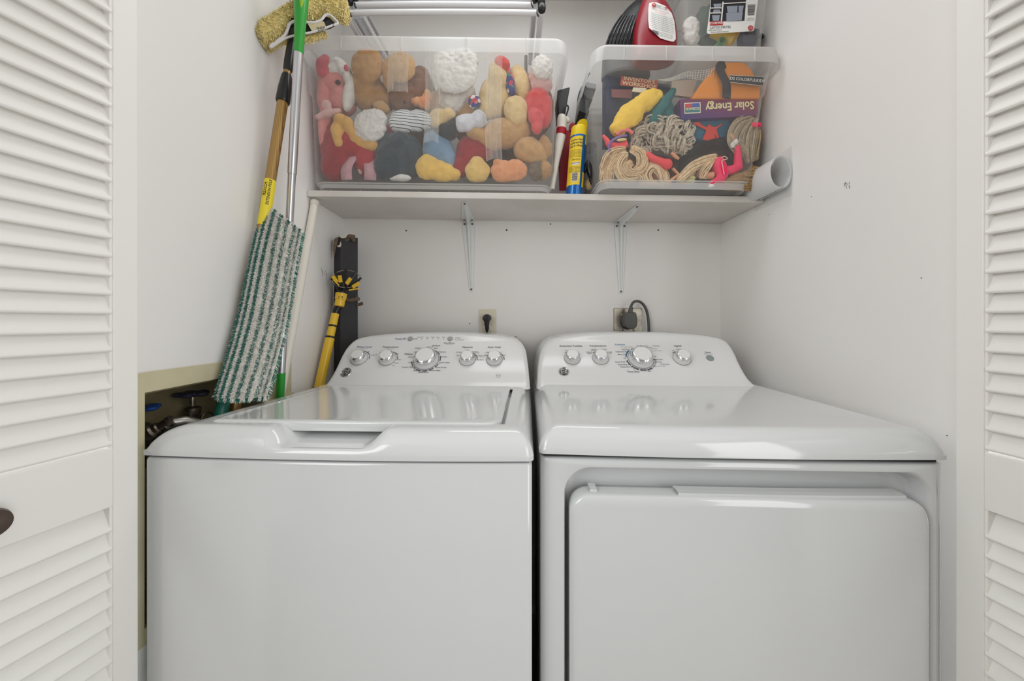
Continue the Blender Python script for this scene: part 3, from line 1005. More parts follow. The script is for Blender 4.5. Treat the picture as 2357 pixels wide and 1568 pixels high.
mb.tube([c + Vector((0, -.010, -.004)), c + Vector((0, -.010, -.022)), c + Vector((0, -.008, -.042)), c + Vector((.001, -.006, -.052))], [.0125, .0098, .0066, .0058], 14)
mb.build('plug_body', m_black, pl)
mb = MB(); mb.tube([c + Vector((.0, -.007, -.045)), c + Vector((.001, -.004, -.09)), c + Vector((.004, 0, -.16)), c + Vector((.02, 0, -.3))], .0038, 10)
mb.build('cord', m_black, pl)

o2 = thing('dryer_outlet', 'square worn metal dryer outlet on the back wall above the dryer', 'outlet', P(1444, 770, YB))
mb = MB(); plate(mb, P(1412, 0, YB).x, P(1477.5, 0, YB).x, P(0, 775, YB).z, P(0, 709.5, YB).z)
mb.build('cover_plate', m_steel, o2, angle=30)
mb = MB(); c = P(1446, 739, YB)
mb.lathe((c.x, Y1 - .005, c.z), (0, -1, 0), [(.034, 0), (.034, .003), (.030, .006), (.0265, .007), (.0265, .015), (.0001, .015)], 36)
mb.build('receptacle', m_black, o2)
for px, py in ((1431.5, 725), (1431.5, 759), (1457.5, 759), (1459, 723)):
    s_ = MB(); q_ = P(px, py, YB); s_.lathe((q_.x, Y1 - .0045, q_.z), (0, -1, 0), [(.005, 0), (.0045, .0018), (.0025, .003), (.0001, .0028)], 14); s_.build('screw', m_steel, o2)
p2 = thing('dryer_plug', 'charcoal dryer plug with cord looping up over the metal outlet', 'plug', P(1450, 745, YB - .04))
c = P(1450.5, 739, YB - .045)
out = [(-.025, -.012), (-.020, -.024), (-.006, -.032), (.010, -.032), (.022, -.024), (.026, -.010), (.0255, .010), (.021, .029), (.0175, .0335), (-.0155, .0335), (-.020, .027), (-.0245, .006)]
mb = MB(); mb.loft([[Vector((c.x + a * k, c.y + y, c.z + b * k)) for a, b in out] for k, y in ((.97, .026), (1, .022), (1, -.006), (.96, -.010), (.5, -.011))])
bevel(mb.build('plug_body', m_plug, p2, angle=30), .0015)
mb = MB(); s0 = c + Vector((.000, -.002, .032))
mb.tube([s0, s0 + Vector((.001, 0, .012)), s0 + Vector((.004, 0, .022))], [.0105, .0085, .0075], 12)
cd = [s0 + Vector((.002, .001, .014)), P(1452, 707, YB - .045), P(1457, 697, YB - .04), P(1465, 693.5, YB - .035), P(1475, 696, YB - .03), P(1484, 706, YB - .025), P(1490, 722, YB - .02), P(1493, 745, YB - .02), P(1493.5, 775, YB - .02), P(1494, 830, YB - .02)]
def spline(pts, n=6):
    out = []
    for i in range(len(pts) - 1):
        a = pts[max(i - 1, 0)]; b = pts[i]; c_ = pts[i + 1]; d = pts[min(i + 2, len(pts) - 1)]
        for k in range(n):
            t = k / n
            out.append(.5 * ((2 * b) + (c_ - a) * t + (2 * a - 5 * b + 4 * c_ - d) * t * t + (3 * b - a - 3 * c_ + d) * t ** 3))
    out.append(pts[-1]); return out
mb.build('strain_relief', m_plug, p2)
mb = MB(); mb.tube(spline(cd), .0052, 10); mb.build('cord', m_plug, p2)
bk = thing('instruction_booklet', 'white booklet with an orange corner tucked behind the washer console', 'booklet', P(1165, 786, 1.37))
mb = MB(); q0, q1 = P(1143, 772.5, 1.385), P(1186, 776, 1.385)
mb.prism([q0, q1, P(1188, 800, 1.385), P(1143, 800, 1.385)], (0, .006, 0)); mb.build('cover', m_cream, bk, smooth=False)
mb = MB(); mb.prism([P(1184, 775.5, 1.384), P(1189.5, 776, 1.384), P(1190.5, 784, 1.384), P(1185, 781, 1.384)], (0, .008, 0)); mb.build('corner_tab', mat('orange_card', (205, 140, 70), .6), bk, smooth=False)
mb = MB(); mb.prism([P(1142, 771.6, 1.383), P(1189.5, 775.4, 1.383), P(1189.5, 776.4, 1.383), P(1142, 772.6, 1.383)], (0, .009, 0)); mb.build('cover_edge', m_dark, bk, smooth=False)

# ------------------------------------------------------------------ poles in the left corner
m_gold = mat('gold_anodised_pole', (178, 144, 90), 0.32, 0.65, stripes=((1, 0, 0), 330.0, (150, 118, 70), 0.3))
m_alu = mat('brushed_aluminium', (205, 205, 208), 0.28, 0.9)
m_green = mat('green_plastic', (44, 158, 52), 0.35, coat=.2)
m_lime = mat('lime_plastic', (150, 190, 50), 0.4)
m_teal = mat('teal_plastic', (14, 110, 92), 0.35)
m_blackp = mat('black_plastic', (24, 24, 26), 0.32)
m_ylab = mat('yellow_label', (236, 214, 50), 0.45)
m_rodw = mat('white_rod', (232, 226, 214), 0.3)
m_yel = mat('yellow_plastic', (236, 192, 48), 0.32, coat=.2)


def line_to_floor(A, B):
    d = (A - B); k = (A.z - .004) / -(d.z) if d.z < 0 else 0
    F_ = A + d * k
    return F_


def along(A, B, t): return A.lerp(B, t)


def at_py(A, B, py):
    """point on segment AB whose photo row is py"""
    k = (CY - py) / FPX
    # (A.z-CAMZ)+(B.z-A.z)t = k*(A.y+(B.y-A.y)t)
    t = (k * A.y - (A.z - CAMZ)) / ((B.z - A.z) - k * (B.y - A.y))
    return A.lerp(B, t)


# extension pole with fleece washer head
A, B = P(541, 930, .845), P(678, 62, .985)
Fl = line_to_floor(A, B); Fl.x = max(Fl.x, XL + .018)
ep = thing('extension_pole', 'gold extension pole with yellow fleece head leaning in the left corner behind the mop pad', 'pole', Fl)
mb = MB(); mb.tube([Fl, A, at_py(A, B, 232)], .0128, 20); mb.build('pole', m_gold, ep)
mb = MB(); mb.tube([at_py(A, B, 520), at_py(A, B, 416)], .0134, 24); lab_ = mb.build('label_band', m_ylab, ep)
dr = (B - A).normalized(); view = Vector((0, -1, 0)); sx_ = dr.cross(view).normalized(); nn = sx_.cross(dr).normalized()
if nn.y > 0: nn = -nn
def cyl_text(mb, s, c, R, size, ang0, bold=.02):
    """lettering running up the pole, wrapped on its surface"""
    vs, fs = text_geo(s, bold); rt = Vector(dr); side = sx_ if sx_.x < 0 else -sx_
    out = []
    for v in vs:
        th = ang0 + v[1] * size / R
        out.append(c + rt * (v[0] * size) + (side * math.sin(th) + nn * math.cos(th)) * (R + .0004))
    mb.add(out, fs)
mb = MB()
cyl_text(mb, 'REACH', at_py(A, B, 440), .0134, .0115, .02); cyl_text(mb, 'EXTENSION POLE', at_py(A, B, 446), .0134, .0085, -.72)
mb.build('label_lettering', m_blackp, lab_, smooth=False, fix=False)
mb = MB(); c = at_py(A, B, 468)
for i in range(1): pass
rows = []
for t in range(9):
    q_ = at_py(A, B, 431 + 8 * t); rows.append([q_ + (sx_ * (1 if sx_.x < 0 else -1) * math.sin(th) + nn * math.cos(th)) * .0137 for th in (.95, 1.15, 1.35, 1.5)])
mb.grid(rows); mb.build('label_window', m_blackp, lab_)
mb = MB(); g0, g1, g2, g3 = (at_py(A, B, v) for v in (240, 225, 172, 163))
mb.tube([at_py(A, B, 236), at_py(A, B, 233), at_py(A, B, 205), at_py(A, B, 178), at_py(A, B, 172)], [.0155, .0170, .0160, .0128, .0108], 24); mb.build('grip_collar', m_blackp, ep)
mb = MB(); mb.tube([at_py(A, B, 172), at_py(A, B, 163)], .0092, 20); mb.build('brass_ferrule', m_gold, ep)
mb = MB(); mb.tube([at_py(A, B, 165), at_py(A, B, 160), at_py(A, B, 140), at_py(A, B, 100), at_py(A, B, 50)], [.0095, .0112, .0118, .0110, .0118], 22); mb.build('handle_socket', m_blackp, ep)

m_fleece = mat('yellow_fleece', (240, 222, 150), 0.95, sheen=.4, vary=(60, (226, 204, 128)))
m_fleece2 = mat('yellow_fleece_tips', (250, 236, 178), 0.95, sheen=.4)
m_bind = mat('white_binding', (226, 220, 220), 0.85, bump=(300, .3, .002))


def tuft(mb, p, d, L, w, bend):
    side = d.cross(Vector((random.uniform(-1, 1), random.uniform(-1, 1), random.uniform(-1, 1)))).normalized() * w
    q1 = p + d * L * .5 + bend * .35; q2 = p + d * L * .85 + bend
    mb.add([p - side, p + side, q1 + side * .8, q1 - side * .8, q2 + side * .25, q2 - side * .25], [(0, 1, 2, 3), (3, 2, 4, 5)])


def HD(px, off=0.0): return .952 + (px - 600) * .00045 + off


def fleece_slab(parent, name, top, bot, D, th, n=1500, L=.012):
    """top/bot: matched outline rows in photo px"""
    base = MB(); loops = []
    K = 14; ctr = []
    for (a, b) in zip(top, bot):
        pa, pb = P(a[0], a[1], HD(a[0], D)), P(b[0], b[1], HD(b[0], D)); c = (pa + pb) / 2; h = (pa - pb) / 2
        loops.append([c + h * .93 * math.cos(2 * math.pi * i / K) + Vector((0, -1, 0)) * th * math.sin(2 * math.pi * i / K) for i in range(K)])
    def shr(l, o, k): c = sum(l, Vector()) / K; return [c + (q - c) * k + (c - sum(o, Vector()) / K) * .25 for q in l]
    loops = [shr(loops[0], loops[1], .25), shr(loops[0], loops[1], .7)] + loops + [shr(loops[-1], loops[-2], .7), shr(loops[-1], loops[-2], .25)]
    base.loft(loops)
    b_ = base.build(name, m_fleece, parent)
    tf = MB(); nl = len(loops)
    for i in range(n):
        j = random.random() * (nl - 1); k = int(j); f = j - k; i0 = random.randrange(K)
        p = loops[k][i0].lerp(loops[k + 1][i0], f).lerp(loops[k][(i0 + 1) % K].lerp(loops[k + 1][(i0 + 1) % K], f), random.random())
        c = sum(loops[k], Vector()) / K; c = c.lerp(sum(loops[k + 1], Vector()) / K, f)
        d = (p - c).normalized(); d = (d + Vector((random.gauss(0, .35), random.gauss(0, .35), random.gauss(0, .35)))).normalized()
        tf.mi = random.randrange(2)
        tuft(tf, p - d * .002, d, L * random.uniform(.6, 1.2), .0017, Vector((random.gauss(0, .0018), random.gauss(0, .001), -.0015)))
    tf.build('fleece_pile', [m_fleece, m_fleece2], b_, smooth=False, fix=False, kind='stuff')
    return b_


fleece_slab(ep, 'fleece_sleeve', [(602, 72), (612, 50), (640, 34), (672, 15), (700, 2), (730, -12), (760, -18), (785, -20), (794, -10)],
            [(614, 108), (620, 104), (648, 84), (664, 62), (684, 40), (716, 46), (745, 38), (770, 44), (791, 52)], 0.0, .024, 6500, .011)
fleece_slab(ep, 'fleece_sleeve', [(622, 104), (650, 90), (668, 84)], [(622, 112), (652, 100), (670, 92)], .004, .010, 500, .009)
fleece_slab(ep, 'fleece_sleeve', [(700, 84), (720, 80), (745, 76)], [(704, 94), (722, 92), (742, 84)], .004, .010, 500, .009)
mb = MB(); mb.tube(spline([P(a, b, HD(a, -.020)) for a, b in ((622, 110), (626, 103), (634, 100), (640, 93), (648, 88), (656, 80), (662, 68), (667, 55), (678, 49), (700, 50), (720, 52), (738, 47), (748, 36), (758, 34), (768, 42), (778, 53), (768, 58))], 4), .0032, 8)
mb.tube(spline([P(a, b, HD(a, -.020)) for a, b in ((624, 110), (640, 99), (660, 87), (690, 79), (715, 75), (740, 68), (766, 58))], 4), .0026, 8)
mb.build('white_binding', m_bind, ep)
mb = MB(); mb.prism([P(a, b, HD(a, -.014)) for a, b in ((668, 58), (700, 52), (740, 46), (752, 38), (762, 44), (774, 56), (758, 64), (700, 78), (664, 84))], (0, .004, 0)); mb.build('sleeve_opening', m_blackp, ep, smooth=False)
mb = MB(); mb.prism([P(a, b, HD(a, -.020)) for a, b in ((708, 54), (745, 49), (752, 66), (738, 72), (724, 75), (718, 72))], (0, .0015, 0)); tg_ = mb.build('sleeve_tag', mat('beige_tag', (206, 190, 152), .8), ep, smooth=False)
mb = MB(); c = P(731, 66, HD(731, -.021)); put_text(mb, 'WASHER', c, Vector((1, 0, .1)), Vector((0, 0, 1)), .011, off=.0004); put_text(mb, 'SLEEVE', c - Vector((-.002, 0, .008)), Vector((1, 0, .1)), Vector((0, 0, 1)), .010, off=.0004)
mb.build('tag_lettering', m_print, tg_, smooth=False, fix=False)

# green tipped pole
A, B = P(645, 902, .985), P(697, -60, .930)
Fl = line_to_floor(A, B); Fl.x = max(Fl.x, XL + .016)
gp = thing('mop_handle', 'silver pole with bright green grip and green tip, standing before the wider bin', 'pole', Fl)
mb = MB(); mb.tube([Fl, at_py(A, B, 1010), at_py(A, B, 400)], .0096, 20); mb.build('lower_tube', m_alu, gp)
mb = MB(); mb.tube([at_py(A, B, 401), at_py(A, B, 118)], .0112, 22); mb.build('upper_tube', m_alu, gp)
mb = MB(); mb.tube([at_py(A, B, 1010), at_py(A, B, 858)], .0106, 20); mb.build('green_tip', m_green, gp)
mb = MB(); mb.tube([at_py(A, B, v) for v in (123, 118, 80, 45, 20, 0, -40, -60)], [.0116, .0120, .0124, .0142, .0162, .0168, .0165, .013], 26); gg = mb.build('hand_grip', m_green, gp)
mb = MB(); c = at_py(A, B, -10) + Vector((.0075, -.0105, 0)); mb.ell(c, (.0066, .0058, .042), Matrix.Rotation(math.radians(4), 3, 'Y'), 16, 12); mb.build('grip_inset', m_lime, gg)

# white rod
A, B = P(646, 908, 1.0115), P(725, 465, 1.178)
Fl = line_to_floor(A, B); Fl.x = max(Fl.x, XL + .013)
wr_ = thing('white_rod', 'plain white rod leaning on the left wall under the shelf end', 'rod', Fl)
mb = MB(); mb.tube([Fl, A, B], .0118, 20); mb.build('rod', m_rodw, wr_)
mb = MB(); mb.tube([at_py(A, B, 472), B, B + (B - A).normalized() * .004], [.0134, .0134, .012], 20); mb.build('end_cap', m_rodw, wr_)

# mop with striped microfibre pad
mp = thing('flat_mop', 'teal handled flat mop with striped green and white microfibre pad, in the left corner', 'mop', P(512, 950, .79))
A, B = P(512, 938, .800), P(600, 560, .945)
Fl = line_to_floor(A, B); Fl.x = max(Fl.x, XL + .014)
mb = MB(); mb.tube([Fl, A, B], .0125, 20); mb.build('handle', m_teal, mp)
tl, tr, br, bl = P(611, 466, .925), P(690, 533, .935), P(608, 916, .790), P(500, 912, .775)
def padp(u, v):
    a = tl.lerp(bl, v); b = tr.lerp(br, v); p = a.lerp(b, u)
    p = p + Vector((0, -1, 0)) * (.016 * math.sin(math.pi * min(1, u * 1.15)) + .004 * math.sin(v * 7)) + Vector((1, 0, 0)) * (.006 * math.sin(math.pi * v)) * (1 if u > .5 else .6)
    if u > .8: p = p + Vector((0, .05 * (u - .8), 0))
    return p
mb = MB(); rows = [[padp(i / 14, j / 40) for i in range(15)] for j in range(41)]; mb.grid(rows)
m_padw = mat('pad_white_yarn', (244, 240, 232), 0.95, sheen=.3); m_padt = mat('pad_teal_yarn', (24, 128, 116), 0.95, sheen=.3)
m_padd = mat('pad_dark_teal_yarn', (8, 84, 78), 0.95, sheen=.3); m_padl = mat('pad_pale_teal_yarn', (140, 190, 178), 0.95, sheen=.3)
pad = mb.build('mop_pad', m_padw, mp, fix=False); sd = pad.modifiers.new('thick', 'SOLIDIFY'); sd.thickness = .008; sd.offset = 1
edges_ = [0, .075, .165, .245, .345, .42, .515, .585, .675, .735, .81, .86, .92, .955, 1.01]
tf = MB()
for k in range(34000):
    u, v = random.random(), random.random()
    p = padp(u, v); e = .002
    du = padp(min(1, u + .02), v) - padp(max(0, u - .02), v); dv = padp(u, min(1, v + .01)) - padp(u, max(0, v - .01))
    nrm = du.cross(dv).normalized()
    if nrm.y > 0: nrm = -nrm
    w = u + random.gauss(0, .003)
    idx = sum(1 for q_ in edges_ if w >= q_) - 1
    teal = idx % 2 == 0
    if teal: tf.mi = random.choice((1, 1, 2, 3, 1, 2, 1))
    else: tf.mi = 0
    d = (nrm + du.normalized() * random.gauss(0, .22) + dv.normalized() * random.gauss(.25, .35)).normalized()
    tuft(tf, p + nrm * .001, d, (.0060 if teal else .0052) * random.uniform(.6, 1.2), .0007, Vector((-.0015, 0, -.0015)) * random.random())
for k in range(3600):
    s_ = random.randrange(4); t_ = random.random()
    if s_ in (0, 1): u, v, od = 0, t_, Vector((-1, -.3, -.3))
    elif s_ == 2: u, v, od = t_, random.choice((0, 1)), Vector((0, -.4, -1)) if random.random() < 2 else None
    else: u, v, od = 1, t_, Vector((.8, .2, -.4))
    if s_ == 2 and v == 0: od = Vector((.5, -.2, .9))
    p = padp(u, v); d = (od.normalized() + Vector((random.gauss(0, .35), random.gauss(0, .35), random.gauss(0, .35)))).normalized()
    if s_ == 2: idx = sum(1 for q_ in edges_ if u >= q_) - 1; tf.mi = random.choice((1, 2)) if idx % 2 == 0 else 0
    else: tf.mi = random.choice((1, 2, 1, 3, 0))
    tuft(tf, p + Vector((0, .003, 0)) * random.random(), d, .0095 * random.uniform(.6, 1.2), .0008, Vector((0, 0, -.002)))
tf.build('pad_pile', [m_padw, m_padt, m_padd, m_padl], pad, smooth=False, fix=False, kind='stuff')
mb = MB(); mb.prism([P(541, 738, .868), P(556, 715, .868), P(556, 755, .868), P(537, 768, .868)], (0, .0015, 0)); mb.build('care_label', m_padw, pad, smooth=False)

# tall black carton
lp_, cp_, rp_ = P(768.5, 545, 1.333), P(783, 545, 1.300), P(824, 545, 1.325)
bx = thing('tall_carton', 'tall black cardboard carton with torn top, standing in the back left corner', 'carton', (cp_.x, cp_.y, 0))
bp_ = lp_ + rp_ - cp_; bp_.y = min(bp_.y, YB - .004); 
mb = MB(); zt = P(0, 546, 1.31).z; N = 40; loops = []
quad = [lp_, cp_, rp_, bp_]
loops = [[Vector((q_.x, q_.y, z)) for q_ in quad] for z in (.003, .5, 1.0, zt - .03, zt)]
for i, dz in enumerate((-.006, .004, .001, .0)): loops[-1][i].z += dz
mb.loft(loops)
m_bcard = mat('black_card', (44, 42, 46), 0.6, vary=(30, (50, 48, 52))); m_kraft = mat('torn_brown_card', (122, 104, 88), 0.85, vary=(80, (96, 80, 66)))
m_tornw = mat('torn_white_paper', (214, 208, 200), 0.9)
bevel(mb.build('carton_body', m_bcard, bx, smooth=False), .0015)
def scrap(mb, pts, D, th=.0015):
    mb.prism([P(a, b, D) for a, b in pts], (0, th, 0))
mb = MB(); scrap(mb, [(768, 552), (773, 547), (779, 546), (776, 560), (772, 575), (770, 590), (767.5, 592), (767, 570)], 1.296)
scrap(mb, [(797, 543), (804, 539), (817, 541), (817.5, 556), (812, 556), (806, 548), (799, 549)], 1.300)
scrap(mb, [(780, 548), (800, 543), (806, 552), (796, 556), (784, 551)], 1.306); mb.build('torn_edge', m_kraft, bx, smooth=False)
mb = MB(); scrap(mb, [(782, 542), (790, 540), (799, 541), (796, 547), (788, 549), (782, 546)], 1.294); scrap(mb, [(776, 566), (781, 564), (784, 556), (785.5, 564), (783, 569), (777, 568)], 1.294); mb.build('torn_paper', m_tornw, bx, smooth=False)
mb = MB(); mb.tube(spline([P(793, 689, 1.300), P(808, 691, 1.300), P(823, 687, 1.31), P(827, 690, 1.32)]), .0065, 8, flat=.35, up=(0, 1, 0)); mb.tube(spline([P(822, 702, 1.312), P(828, 701, 1.31), P(835, 698, 1.305)]), .006, 8, flat=.4, up=(0, 1, 0)); mb.build('packing_tape', m_kraft, bx)

# yellow duster pole
A, B = P(736, 884, 1.185), P(772, 722, 1.262)
Fl = line_to_floor(A, B); Fl.x = max(Fl.x, XL + .018)
dp = thing('duster_pole', 'yellow telescopic pole with a round wire duster head leaning on the black carton', 'pole', Fl)
dd = (B - A).normalized()
mb = MB(); mb.tube([Fl, A, at_py(A, B, 777)], .0155, 20); mb.build('lower_pole', m_yel, dp)
mb = MB(); mb.tube([at_py(A, B, 777), at_py(A, B, 723)], .0132, 20); mb.build('upper_pole', m_yel, dp)
for py, rr_ in ((777, .0163), (751, .0143)):
    mb = MB(); mb.tube([at_py(A, B, py + 2), at_py(A, B, py - 2)], rr_, 20); mb.build('lock_ring', m_blackp, dp)
mb = MB(); q_ = P(783, 700, 1.268); mb.tube([at_py(A, B, 724), at_py(A, B, 715), q_], [.010, .012, .013], 18); mb.build('pole_neck', m_blackp, dp)
mb = MB(); c0, c1, c2 = P(780.5, 706, 1.262), P(783.5, 690, 1.266), P(786, 676, 1.270)
mb.tube([c0, c0.lerp(c1, .1), c1, c1, c2], [.013, .0165, .0165, .0185, .0195], 22); co = mb.build('collar', m_yel, dp)
mb = MB()
for k in (-1, 1): mb.tube([P(784 + 4 * k, 682, 1.2495), P(784 + 4 * k, 686, 1.2485)], .0012, 6)
mb.build('collar_slots', m_blackp, co)
hub = P(789, 660, 1.272); mb = MB(); mb.tube([c2, hub, P(791, 652, 1.274)], [.013, .016, .009], 16); mb.build('brush_hub', m_blackp, dp)
rc = P(797, 642, 1.262); ring = []
for i in range(33):
    t = 2 * math.pi * i / 32; ring.append(rc + Vector((math.cos(t) * .050, math.sin(t) * .022, math.sin(t) * .033 + math.cos(t) * -.006)))
mb = MB(); mb.tube(ring, .0016, 6); mb.build('wire_ring', m_steel, dp)
mb = MB()
for i in range(8):
    t = 2 * math.pi * (i + .3) / 8; e = rc + Vector((math.cos(t) * .050, math.sin(t) * .022, math.sin(t) * .033 - math.cos(t) * .006))
    mid = hub.lerp(e, .55) + Vector((0, -.008, -.012)); mb.tube(spline([hub, mid, e]), .0042, 7)
    mb.tube([e - Vector((.003, 0, 0)), e + Vector((.003, 0, 0))], .004, 7)
mb.build('brush_arm', m_blackp, dp)
for (a, b) in (((766, 636), (776, 650)), ((781, 634), (784, 650)), ((807, 640), (797, 654)), ((826, 652), (811, 661)), ((768, 645), (780, 657)), ((828, 664), (803, 668))):
    mb = MB(); p_, q_ = P(a[0], a[1], 1.232), P(b[0], b[1], 1.236); thn = .0022 if a in ((768, 645), (828, 664)) else .0062
    dn = (q_ - p_).normalized(); sd_ = dn.cross(Vector((0, 1, 0))).normalized() * thn
    mb.prism([p_ - sd_, p_ + sd_, q_ + sd_, q_ - sd_], (0, .003, 0)); mb.build('yellow_blade', m_yel, dp, smooth=False)

# ------------------------------------------------------------------ clear storage bins
m_bin = clear_mat('frosted_bin_plastic', .15, c=(246, 246, 244), edge=.30)
m_bin_r = clear_mat('clear_bin_plastic', .10, c=(246, 246, 244), edge=.30, rough=.15)
m_lid = clear_mat('milky_lid_plastic', .55, c=(244, 245, 244), edge=.35)
m_lid2 = clear_mat('lid_top_plastic', .22, c=(244, 245, 244), edge=.2)
m_rim = clear_mat('bin_edge_plastic', .6, c=(240, 240, 238), edge=.4)
m_tape = clear_mat('clear_packing_tape', .20, c=(255, 252, 245), rough=.06, edge=.75)


def bloop(x0, x1, y0, y1, r, z, n=7):
    return rrect(x0, x1, y0, y1, r, z, n)


def solid(o, t, off=-1):
    m = o.modifiers.new('wall', 'SOLIDIFY'); m.thickness = t; m.offset = off
    return o


def storage_bin(name, label, bot, top, z0, z1, lid, lidz, m, step=.74, tapes=(), r=.035, slope=SL, group=None):
    """bot/top/lid: (x0, x1, y0, y1)"""
    cx_ = (bot[0] + bot[1]) / 2
    root = thing(name, label, 'storage bin', (cx_, (bot[2] + bot[3]) / 2, z0 - slope * (cx_ - .075)), group)
    def mix(a, b, t): return tuple(p + (q - p) * t for p, q in zip(a, b))
    mb = MB(slope)
    L = []
    def add(t, ins, rr=r):
        q = mix(bot, top, t); L.append(bloop(q[0] + ins, q[1] - ins, q[2] + ins, q[3] - ins, rr, z0 + (z1 - z0) * t))
    q = bot
    L.append(bloop(q[0] + .022, q[1] - .022, q[2] + .018, q[3] - .018, r * .6, z0 + .001))
    L.append(bloop(q[0] + .012, q[1] - .012, q[2] + .010, q[3] - .010, r * .8, z0 + .010))
    L.append(bloop(q[0] + .004, q[1] - .004, q[2] + .003, q[3] - .003, r, z0 + .020))
    add(.08, 0); add(step - .03, .0); add(step, .0005); add(step + .006, -.004); add(step + .02, -.005); add(.96, -.006); add(1.0, -.012)
    mb.loft(L, True, False)
    body = mb.build('bin_body', m, root, angle=60)
    # floor ribs and foot rim
    for k in range(8 if bot[1] - bot[0] > .7 else 0):
        x = bot[0] + .05 + (bot[1] - bot[0] - .10) * k / 7
        mb = MB(slope); mb.box((x - .0008, bot[2] + .022, z0 + .0015), (x + .0008, bot[3] - .03, z0 + .011)); mb.build('base_rib', m_rim, body, smooth=False)
    mb = MB(slope)
    mb.loft([bloop(bot[0] + .006, bot[1] - .006, bot[2] + .0015, bot[3] - .004, r, z0 + .0235), bloop(bot[0] + .003, bot[1] - .003, bot[2] - .0005, bot[3] - .002, r, z0 + .0265), bloop(bot[0] + .006, bot[1] - .006, bot[2] + .0015, bot[3] - .004, r, z0 + .029)], False, False)
    mb.build('base_edge', m_rim, body)
    mb = MB(slope); fl_ = bloop(bot[0] + .006, bot[1] - .006, bot[2] + .004, bot[3] - .004, r, z0 + .0225)
    mb.loft([fl_, bloop(bot[0] + .010, bot[1] - .010, bot[2] + .008, bot[3] - .008, r, z0 + .0215)], False, True)
    mb.build('bin_floor', m_lid2, body)
    zb2 = z0 + (.0105 if bot[1] - bot[0] > .7 else .0025)
    mb = MB(slope); mb.loft([bloop(bot[0] + .008, bot[1] - .008, bot[2] + .002, bot[3] - .006, r, z0 + .0225), bloop(bot[0] + .012, bot[1] - .012, bot[2] + .006, bot[3] - .010, r, zb2)], False, False)
    mb.build('foot_rim', m_rim, body)
    mb = MB(slope)
    Q = lambda d, z, rr=r + .008: bloop(lid[0] + d, lid[1] - d, lid[2] + d, lid[3] - d, rr, z)
    mb.loft([Q(.0, lidz[0]), Q(.0, lidz[0] + .004), Q(.002, lidz[1] - .012), Q(.003, lidz[1] - .005), Q(.006, lidz[1] - .001), Q(.012, lidz[1])], False, False)
    ld = mb.build('bin_lid', m_lid, root, angle=60)
    mb = MB(slope)
    mb.loft([Q(.012, lidz[1]), Q(.016, lidz[1] - .004), Q(.030, lidz[1] - .006), Q(.036, lidz[1] - .006)], False, True)
    mb.build('lid_panel', m_lid2, ld)
    for k in (.16, .38, .62, .84):
        x = lid[0] + (lid[1] - lid[0]) * k
        mb = MB(slope); mb.box((x - .0012, lid[2] - .0018, lidz[0] + .004), (x + .0012, lid[2] + .002, lidz[1] - .008)); mb.build('lid_rib', m_rim, ld, smooth=False)
    return root, body, ld


BZ = SHT + .0008
LBT = (-.655, .143, 1.122, 1.385); LBB = (-.660, .133, 1.164, 1.380)
binL, bodyL, lidL = storage_bin('storage_bin', 'wide clear plastic bin full of plush toys on the left of the shelf', LBB, LBT, BZ, CAMZ + .835, (-.6605, .176, 1.085, 1.402), (CAMZ + .826, CAMZ + .877), m_bin)
RBB = (.268, .757, 1.112, 1.365); RBT = (.262, .797, 1.088, 1.385)
binR, bodyR, lidR = storage_bin('storage_bin', 'narrower clear plastic bin of dolls and games on the right of the shelf', RBB, RBT, BZ, CAMZ + .805, (.243, .822, 1.066, 1.402), (CAMZ + .794, CAMZ + .845), m_bin_r, step=.78)

# black side latches
m_latch = mat('black_latch_plastic', (48, 48, 50), 0.4)
mb = MB()
mb.prism([P(1283, 208, 1.26), P(1300, 203, 1.26), P(1312, 200, 1.26), P(1302, 258, 1.26), P(1286, 264, 1.26)], (0, .08, 0))
bevel(mb.build('side_latch', m_latch, binL, smooth=False), .002)
mb = MB(); mb.tube(spline([P(1296, 262, 1.25), P(1300, 246, 1.25), P(1306, 243, 1.25), P(1308, 250, 1.25), P(1303, 266, 1.25)]), .003, 8); mb.build('latch_hinge_wire', m_latch, binL)
mb = MB(); mb.prism([P(1346, 192, 1.24), P(1352, 188, 1.24), P(1372, 193, 1.24), P(1372, 205, 1.24), P(1350, 201, 1.24)], (0, .10, 0)); bevel(mb.build('side_latch', mat('grey_latch', (150, 152, 156), .4), binR, smooth=False, label='pale grey latch top'), .002)
mb = MB(); mb.prism([P(1345, 198, 1.245), P(1366, 203, 1.245), P(1364, 228, 1.245), P(1352, 226, 1.245), P(1343, 216, 1.245)], (0, .10, 0)); mb.prism([P(1337, 224, 1.25), P(1354, 230, 1.25), P(1353, 248, 1.25), P(1357, 256, 1.25), P(1350, 262, 1.25), P(1333, 255, 1.25)], (0, .10, 0))
mb.tube(spline([P(1356, 168, 1.36), P(1346, 190, 1.36), P(1334, 215, 1.36), P(1330, 240, 1.36), P(1327, 300, 1.36), P(1326, 430, 1.36)]), .0042, 8)
bevel(mb.build('side_latch', m_latch, binR, smooth=False), .001)

